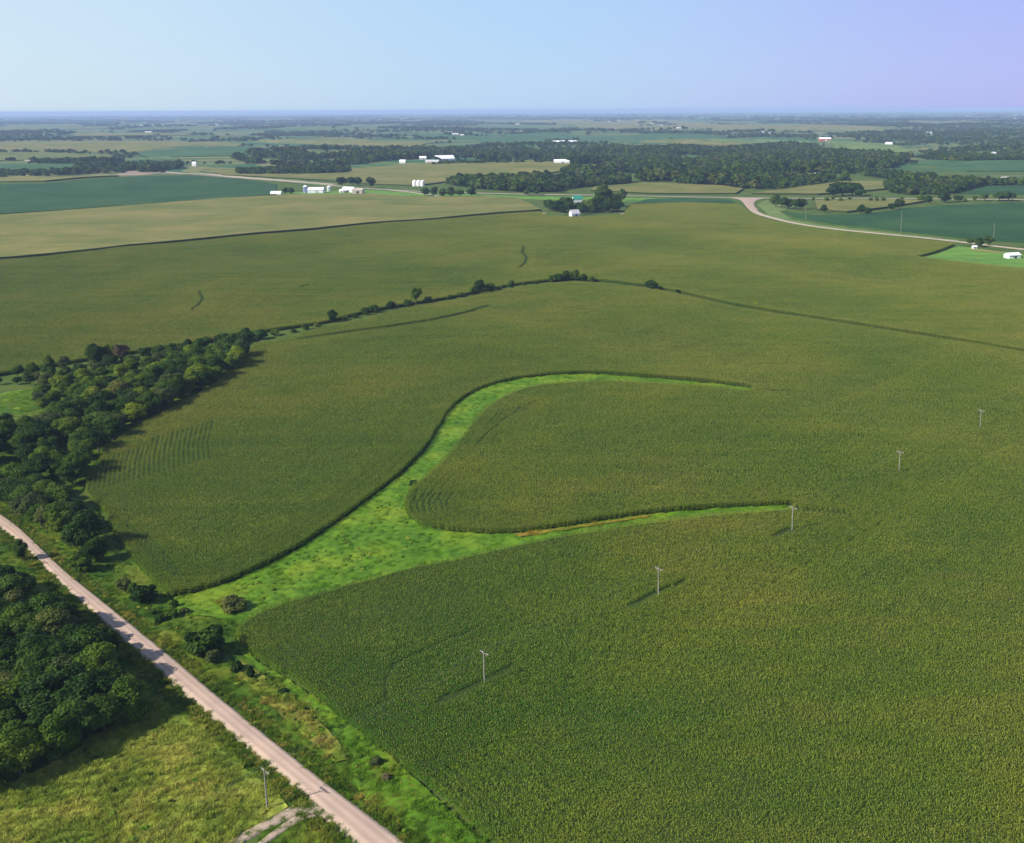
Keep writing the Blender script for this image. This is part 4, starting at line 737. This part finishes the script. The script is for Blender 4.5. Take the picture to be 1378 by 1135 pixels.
# far hedges, creek woods and shelter belts: larger clumps spaced out towards the horizon
g = np.random.default_rng(9); XS = []; YS = []
r = 2300*(26000/2300)**g.uniform(0, 1, 60000); a = g.uniform(math.radians(62), math.radians(128), 60000); x = r*np.cos(a); y = r*np.sin(a)
nz = np.sin(x/410+2*np.sin(y/900))*np.sin(y/330+1.7*np.sin(x/700+1))+.5*np.sin(x/130+y/210)
avoid = np.zeros(x.shape, bool)
for P, mt, lb in far: avoid |= inpoly(GP(P), x, y)
b = np.zeros(x.shape, bool)
for P in bands: b |= inpoly(GP(P), x, y)
near_farm = np.zeros(x.shape, bool)
k = ~avoid & (((nz > .55)) | (b & (nz > -.75)) | (np.abs(np.sin(y/410+.2)) < .02) | (np.abs(np.sin(x/520+.4)) < .012)); x, y, r = x[k], y[k], r[k]
fx = []; fy = []
for px, py in [(191, 170.5), (206, 170), (220, 170), (200, 179.5), (292, 168.5), (511, 162), (613, 182.5), (622, 184), (696, 168.5), (833, 163), (877, 168), (890, 170), (913, 174), (1029, 180), (1250, 181), (1330, 163.5), (820, 165), (395, 162.5), (752, 192), (1110, 189), (1196, 194)]:
    q = G(px, py); m_ = 14; rr0 = math.hypot(*q); fx += list(q[0]+g.normal(0, rr0*.011, m_)); fy += list(q[1]+45+np.abs(g.normal(0, rr0*.012, m_)))
x = np.concatenate([x, fx]); y = np.concatenate([y, fy]); r = np.hypot(x, y); n = len(x)
s = np.clip(r/4200, .8, 4.0)*g.uniform(.6, 1.5, n); sz = np.clip(s, .8, 1.5)
gn_scatter('distant_woods', FARP, x, y, H(x, y)-.5, g.uniform(0, 6.28, n), np.column_stack([s*1.5, s*1.5, sz]), g.integers(0, 5, n), label='scattered hedges and tree belts fading towards the horizon'); print('distant', n)

# ------------------------------------------------------------------ utility poles and wires
poles = [G(360, 1089)]+[G(px, py, 2.3) for px, py in ((652, 915), (886, 797), (1066, 711), (1210, 632), (1319, 573))]
def utility_pole(x, y, h, ang, label, arm=2.6, group='utility poles of the line through the corn'):
    o = empty('utility_pole', (x, y, Hf(x, y)), ang, label=label, cat='utility pole', group=group)
    MB().tube([(0, 0, -1), (0, 0, h*.5), (0, 0, h)], [.17, .145, .11], 8).build('pole', M['wood'], o)
    MB().box((0.16, 0, h-.35), (.10, arm, .12)).build('crossarm', M['wood'], o)
    for s in (-1, 1): MB().tube([(.16, s*arm*.33, h-.42), (.15, 0, h-1.15)], .03, 4).build('brace', M['wood'], o)
    for yy in (-arm*.46, arm*.2, arm*.46): MB().tube([(.16, yy, h-.27), (.16, yy, h-.16), (.16, yy, h-.05)], [.05, .08, .035], 6).build('insulator', M['ceramic'], o)
    return o
plab = ['weathered pole with a crossarm beside the gravel road', 'pole in the corn nearest the camera, first from the road', 'pole in the corn second from the road', 'pole in the corn at the end of the lower waterway branch', 'pole in the corn fourth from the road', 'pole in the corn farthest right, near the right edge']
PH = [7.8, 8.8, 8.8, 8.8, 8.6, 8.6]
angs = [math.atan2(poles[min(i+1, 5)][1]-poles[max(i-1, 0)][1], poles[min(i+1, 5)][0]-poles[max(i-1, 0)][0]) for i in range(6)]
for i, ((x, y), a) in enumerate(zip(poles, angs)): utility_pole(x, y, PH[i], a, plab[i], arm=2.6)
d0 = (poles[0][0]-poles[1][0], poles[0][1]-poles[1][1]); ext = [(poles[0][0]+d0[0], poles[0][1]+d0[1])]+poles+[(2*poles[5][0]-poles[4][0], 2*poles[5][1]-poles[4][1])]
eh = [7.8]+PH+[8.6]; ea = [angs[0]]+angs+[angs[5]]
for off in (-1.2, .52, 1.2):
    b = MB()
    for i in range(len(ext)-1):
        pa, pb = ext[i], ext[i+1]; A = Vector((pa[0]-math.sin(ea[i])*off, pa[1]+math.cos(ea[i])*off, Hf(*pa)+eh[i]-.03)); B = Vector((pb[0]-math.sin(ea[i+1])*off, pb[1]+math.cos(ea[i+1])*off, Hf(*pb)+eh[i+1]-.03))
        b.tube([tuple(A.lerp(B, t/8)-Vector((0, 0, 4*.8*(t/8)*(1-t/8)))) for t in range(9)], .004, 3, cap=False)
    b.build('power_line_wire', M['wire'], label={-1.2: 'overhead wire on the right side of the crossarms above the corn', .52: 'middle overhead wire above the corn', 1.2: 'overhead wire on the left side of the crossarms above the corn'}[off], cat='wire', group='overhead wires above the corn')
fp = [G(790, 284), G(966, 293), (G(1084, 297)), G(1212, 315), G(1337, 322)]; fl = ['faint tall pole in the corn right of the farmhouse', 'faint tall pole in the corn left of the side road', 'tall pale pole beside the clump in the side road curve', 'tall pale pole at the edge of the right soybean field', 'tall pale pole behind the trees by the red fence']
for i, (p, lb) in enumerate(zip(fp, fl)):
    if i < 2: continue
    utility_pole(*p, [15, 15, 20, 22, 15][i], -.35, lb, arm=3.0, group='tall poles along the side road')
for px, py, lb in [(612, 265, 'thin pale pole behind the roadside row below the three bins'), (640, 262, 'thin pale pole beside the dark tree belt')]: utility_pole(*G(px, py), 18, .1, lb, arm=2.4, group='thin poles beside the highway')

# ------------------------------------------------------------------ buildings
def gable(name, px, py, wx, ly, hw_, hr, wall, roof, label, cat, rz=0, windows=2, door=True, doorw=1.1, doorh=2.1, dmat='dark', chimney=False, over=.4, at=None):
    x, y = at or G(px, py); o = empty(name, (x, y, Hf(x, y)), rz, label=label, cat=cat); z0 = -.8; hx, hy = wx/2, ly/2
    b = MB(); V = [(-hx, -hy), (hx, -hy), (hx, hy), (-hx, hy)]                      # ridge along x
    b.V += [(a, c, z0) for a, c in V]+[(a, c, hw_) for a, c in V]+[(-hx, 0, hr), (hx, 0, hr)]
    b.F += [(0, 1, 5, 4), (2, 3, 7, 6), (1, 2, 6, 9, 5), (3, 0, 4, 8, 7), (3, 2, 1, 0)]; b.build('wall', M[wall], o)
    b = MB(); sl_ = (hr-hw_)/hy; e = hy+over; ze = hw_-sl_*over; X = hx+over; t_ = .18
    for s in (-1, 1):
        P = [(-X, 0, hr+.03), (X, 0, hr+.03), (X, s*e, ze+.03), (-X, s*e, ze+.03)]; Q = [(a, c, d+t_) for a, c, d in P]; n = len(b.V); b.V += P+Q
        b.F += [(n, n+1, n+2, n+3), (n+7, n+6, n+5, n+4), (n, n+4, n+5, n+1), (n+1, n+5, n+6, n+2), (n+2, n+6, n+7, n+3), (n+3, n+7, n+4, n)]
    ro = b.build('roof', M[roof], o)
    if chimney: MB().box((hx*.3, 0, hr+.4), (.7, .7, 1.4)).build('chimney', M['tanwall'], ro)
    if door: MB().box((hx*.15, -hy-.02, doorh/2), (doorw, .08, doorh)).build('door', M[dmat], o)
    for i in range(windows):
        xx = -hx+(i+.6)*wx/(windows+.6)
        if door and abs(xx-hx*.15) < (doorw/2+.8): continue
        f = MB().box((xx, -hy-.02, 1.7), (1.3, .06, 1.5)).build('window', M['white'], o); MB().box((xx, -hy-.05, 1.7), (1.05, .04, 1.25)).build('pane', M['glass'], f)
    return o
def grain_bin(px, py, r, h, label, at=None, mat='galv', group=None):
    x, y = at or G(px, py); o = empty('grain_bin', (x, y, Hf(x, y)), 0, label=label, cat='grain bin', group=group)
    pts = [(0, 0, -.5)]; rad = [r]; k = int(h/1.1)
    for i in range(k): pts += [(0, 0, i*h/k+.03), (0, 0, (i+.5)*h/k)]; rad += [r, r*1.012]
    pts.append((0, 0, h)); rad.append(r); MB().tube(pts, rad, 20).build('wall', M[mat], o, smooth=False)
    MB().tube([(0, 0, h-.02), (0, 0, h+r*.5), (0, 0, h+r*.55), (0, 0, h+r*.62)], [r*1.04, r*.14, r*.16, r*.05], 20).build('roof', M['wroof'], o)
    MB().box((0, -r-.03, 1.1), (.9, .1, 1.6)).build('door', M['grey_roof'], o); return o
gable('farmhouse', 777, 274, 12, 9, 6.0, 10.5, 'white', 'green_roof', 'white two storey farmhouse with a green roof inside the grove', 'house', rz=.25, windows=3, chimney=True)
MBo = gable('barn', 773, 291.5, 10, 8, 3.6, 7.6, 'white', 'grey_roof', 'small white barn with a grey roof in front of the farmhouse grove', 'barn', rz=.5, windows=1, doorw=2.6, doorh=2.8)
def hoop(px, py, L_, r, label, rz=0):
    x, y = G(px, py); o = empty('hoop_barn', (x, y, Hf(x, y)), rz, label=label, cat='barn'); b = MB(); n = 14; k = 9
    for i in range(k+1):
        for j in range(n+1): a = math.pi*j/n; b.V.append((-L_/2+L_*i/k, -math.cos(a)*r, math.sin(a)*r*.8+(.9 if 0 < j < n else -.4)+(.08 if i % 2 else 0)))
    for i in range(k):
        for j in range(n): q = i*(n+1)+j; b.F.append((q, q+1, q+n+2, q+n+1))
    b.build('cover', M['wroof'], o); e = MB()
    for xx in (-L_/2+.3, L_/2-.3): e.poly([(xx, -math.cos(math.pi*j/n)*r*.98, math.sin(math.pi*j/n)*r*.78+(.88 if 0 < j < n else -.4)) for j in range(n+1)])
    e.build('end_wall', M['white'], o); return o
hoop(372, 262, 15, 5, 'white hoop barn at the left end of the farm sheds', .1)
gable('machine_shed', 426, 260, 22, 14, 5.0, 8.2, 'white', 'wroof', 'long white machine shed right of the blue bin', 'shed', rz=.05, windows=3, doorw=4.5, doorh=4, dmat='grey_roof')
grain_bin(411.5, 260, 3.6, 9.5, 'blue grey bin left of the long white machine shed', mat='bluegrey'); grain_bin(443, 258, 3.2, 7, 'silver grain bin right of the long white machine shed')
gable('machine_shed', 470, 259, 18, 12, 4.5, 7.8, 'white', 'wroof', 'white roofed shed left of the tan shed', 'shed', rz=-.3, windows=1, doorw=4, doorh=3.6)
gable('machine_shed', 482, 260.5, 15, 12, 4.6, 7.2, 'tanwall', 'tanroof', 'tan machine shed at the right end of the farm sheds', 'shed', rz=0, windows=1, doorw=4, doorh=3.6)
gable('shed', 460, 259.5, 6, 6, 3.2, 4.6, 'white', 'wroof', 'small white shed between the silver bin and the tan shed', 'shed', rz=0, windows=0, doorw=2)
for i, (px, lb) in enumerate([(558, 'leftmost of the three white grain bins beside the highway'), (563.5, 'middle one of the three white grain bins beside the highway'), (569, 'rightmost of the three white grain bins beside the highway')]): grain_bin(px, 251, 3.4, 8.5, lb, mat='white', group='three grain bins beside the highway')
gable('barn', 598, 217.5, 42, 30, 7, 14, 'white', 'wroof', 'large white barn left of the middle above the tan field', 'barn', rz=.4, windows=2, doorw=6, doorh=5)
gable('barn', 582, 220, 30, 15, 4, 7.5, 'tanwall', 'grey_roof', 'grey roofed low barn left of the large white barn', 'barn', rz=0, windows=2, doorw=5, doorh=4)
gable('house', 542, 220, 13, 10, 4, 8, 'white', 'wroof', 'small white house left of the low grey barn', 'house'); gable('house', 569, 214.5, 16, 10, 3.5, 7, 'white', 'wroof', 'white house before the middle woods', 'house', rz=.2)
gable('barn', 756, 221, 34, 16, 6, 10, 'white', 'wroof', 'long white barn above the dark hedge right of the middle', 'barn', rz=.05, windows=3, doorw=5, doorh=4.5)
gable('house', 788, 219, 10, 9, 5, 10, 'white', 'wroof', 'small white house right of the long white barn', 'house'); gable('house', 641, 204, 14, 9, 4, 7, 'white', 'tanroof', 'tan roofed house at the edge of the middle woods', 'house')
gable('barn', 752, 193.5, 44, 20, 7, 11, 'white', 'wroof', 'left one of two white barns in the middle woods', 'barn', windows=2, doorw=6, doorh=5); gable('barn', 769, 193.5, 38, 20, 7, 11, 'white', 'wroof', 'right one of two white barns in the middle woods', 'barn', windows=2, doorw=6, doorh=5)
gable('house', 886, 213, 22, 12, 5, 9, 'white', 'wroof', 'white house hidden in the right part of the woods', 'house'); gable('house', 875, 214.5, 14, 10, 4, 8, 'white', 'tanroof', 'tan roofed house beside the white house in the woods', 'house')
gable('barn', 1110, 190, 44, 20, 8, 13, 'red', 'wroof', 'red barn with a pale roof beside the pasture clearing', 'barn', windows=0, doorw=6, doorh=5, dmat='white')
gable('house', 1196, 195.5, 20, 12, 5, 9, 'white', 'wroof', 'white house at the far edge of the pasture clearing', 'house')
for px, py, s, lb in [(1203, 240, 18, 'pale roofed house, larger one among the trees right of the clump'), (1216, 242, 11, 'small white house right of the pale roofed house'), (1071, 240, 12, 'left white house at the woods edge by the junction'), (1101, 239, 13, 'right white house at the woods edge by the junction'), (1196, 236, 11, 'small white house left behind the pale roofed house')]: gable('house', px, py, s, 9, 4.5, 8, 'white', 'wroof' if s > 12 else 'grey_roof', lb, 'house', rz=.3)
gable('house', 1353, 246, 17, 11, 5.5, 10, 'white', 'grey_roof', 'white house with a grey roof near the right edge', 'house', rz=.3, windows=3); gable('garage', 1343, 246, 9, 8, 3, 6, 'tanwall', 'tanroof', 'tan garage left of the white house near the right edge', 'garage', windows=0)
gable('shed', 1362, 347.5, 11, 7.5, 2.8, 4.3, 'white', 'wroof', 'white shed standing on the lawn at the right edge', 'shed', rz=.25, windows=1, doorw=2.2)
gable('shed', 1311, 335, 3.6, 2.6, 1.8, 2.5, 'white', 'wroof', 'small white hut below the trees by the red fence', 'hut', rz=.1, windows=0, doorw=.9, doorh=1.6)
gable('house', 262, 224, 9, 8, 7, 10, 'white', 'wroof', 'small white house on the left beyond the graded road', 'house', windows=1); gable('shed', 242, 223.5, 16, 9, 3, 5, 'white', 'grey_roof', 'low grey shed left of the small white house', 'shed', windows=0, doorw=3)
for px, py, L2 in [(191, 170.5, 60), (206, 170, 70), (220, 170, 50), (200, 179.5, 90), (292, 168.5, 60), (511, 162, 90), (613, 182.5, 70), (606, 180, 50), (622, 184, 40), (696, 168.5, 60), (833, 163, 90), (877, 168, 60), (890, 170, 55), (860, 170, 60), (913, 174, 60), (1029, 180, 70), (1035, 181.5, 60), (945, 159, 110), (1250, 181, 60), (1302, 157, 110), (1330, 163.5, 60), (820, 165, 60), (874, 157.5, 110), (1366, 161, 70), (1337, 210, 24), (395, 162.5, 70), (1256, 180, 50), (15, 178.5, 50)]:
    gable('farm_building', px, py, L2*.42, 14, 6, 10, 'tanwall', 'grey_roof', 'tiny pale farm building far off towards the horizon', 'barn', windows=0, doorw=5, doorh=4.5)['group'] = 'far pale farm buildings'
# red board fence by the yard
fa, fb = G(1306, 337), G(1348, 342); L_ = math.dist(fa, fb); fo = empty('board_fence', (*fa, Hf(*fa)), math.atan2(fb[1]-fa[1], fb[0]-fa[0]), label='low red brown board fence beside the lawn on the right', cat='fence'); npst = 14
pm = MB().box((0, 0, .6), (.14, .14, 1.4)).mesh('post', M['darkred_wood']); rm = MB().box((L_/npst/2, -.09, 0), (L_/npst*.98, .04, .2)).mesh('rail', M['darkred_wood'])
for i in range(npst+1): obj('post', pm, fo, (i*L_/npst, 0, 0))
for i in range(npst):
    for z in (.35, .75, 1.12): obj('rail', rm, fo, (i*L_/npst, 0, z))

# ------------------------------------------------------------------ haze
hz = MB().box((0, 20000, 62), (90000, 50000, 0)); hb = MB()
X0, X1, Y0, Y1, Z0, Z1 = -43500, 43500, -43500, 43500, -30, 128
hb.box(((X0+X1)/2, (Y0+Y1)/2, (Z0+Z1)/2), (X1-X0, Y1-Y0, Z1-Z0))
hm = bpy.data.materials.new('haze'); hm.use_nodes = True; t = hm.node_tree; t.nodes.clear(); pv = N(t, 'ShaderNodeVolumePrincipled'); pv.inputs['Density'].default_value = 1/15500; pv.inputs['Color'].default_value = (.50, .68, 1.0, 1); pv.inputs['Anisotropy'].default_value = 0
o = N(t, 'ShaderNodeOutputMaterial'); t.links.new(pv.outputs[0], o.inputs['Volume'])
hb.build('haze', hm, kind='stuff', label='pale blue haze over the whole countryside')
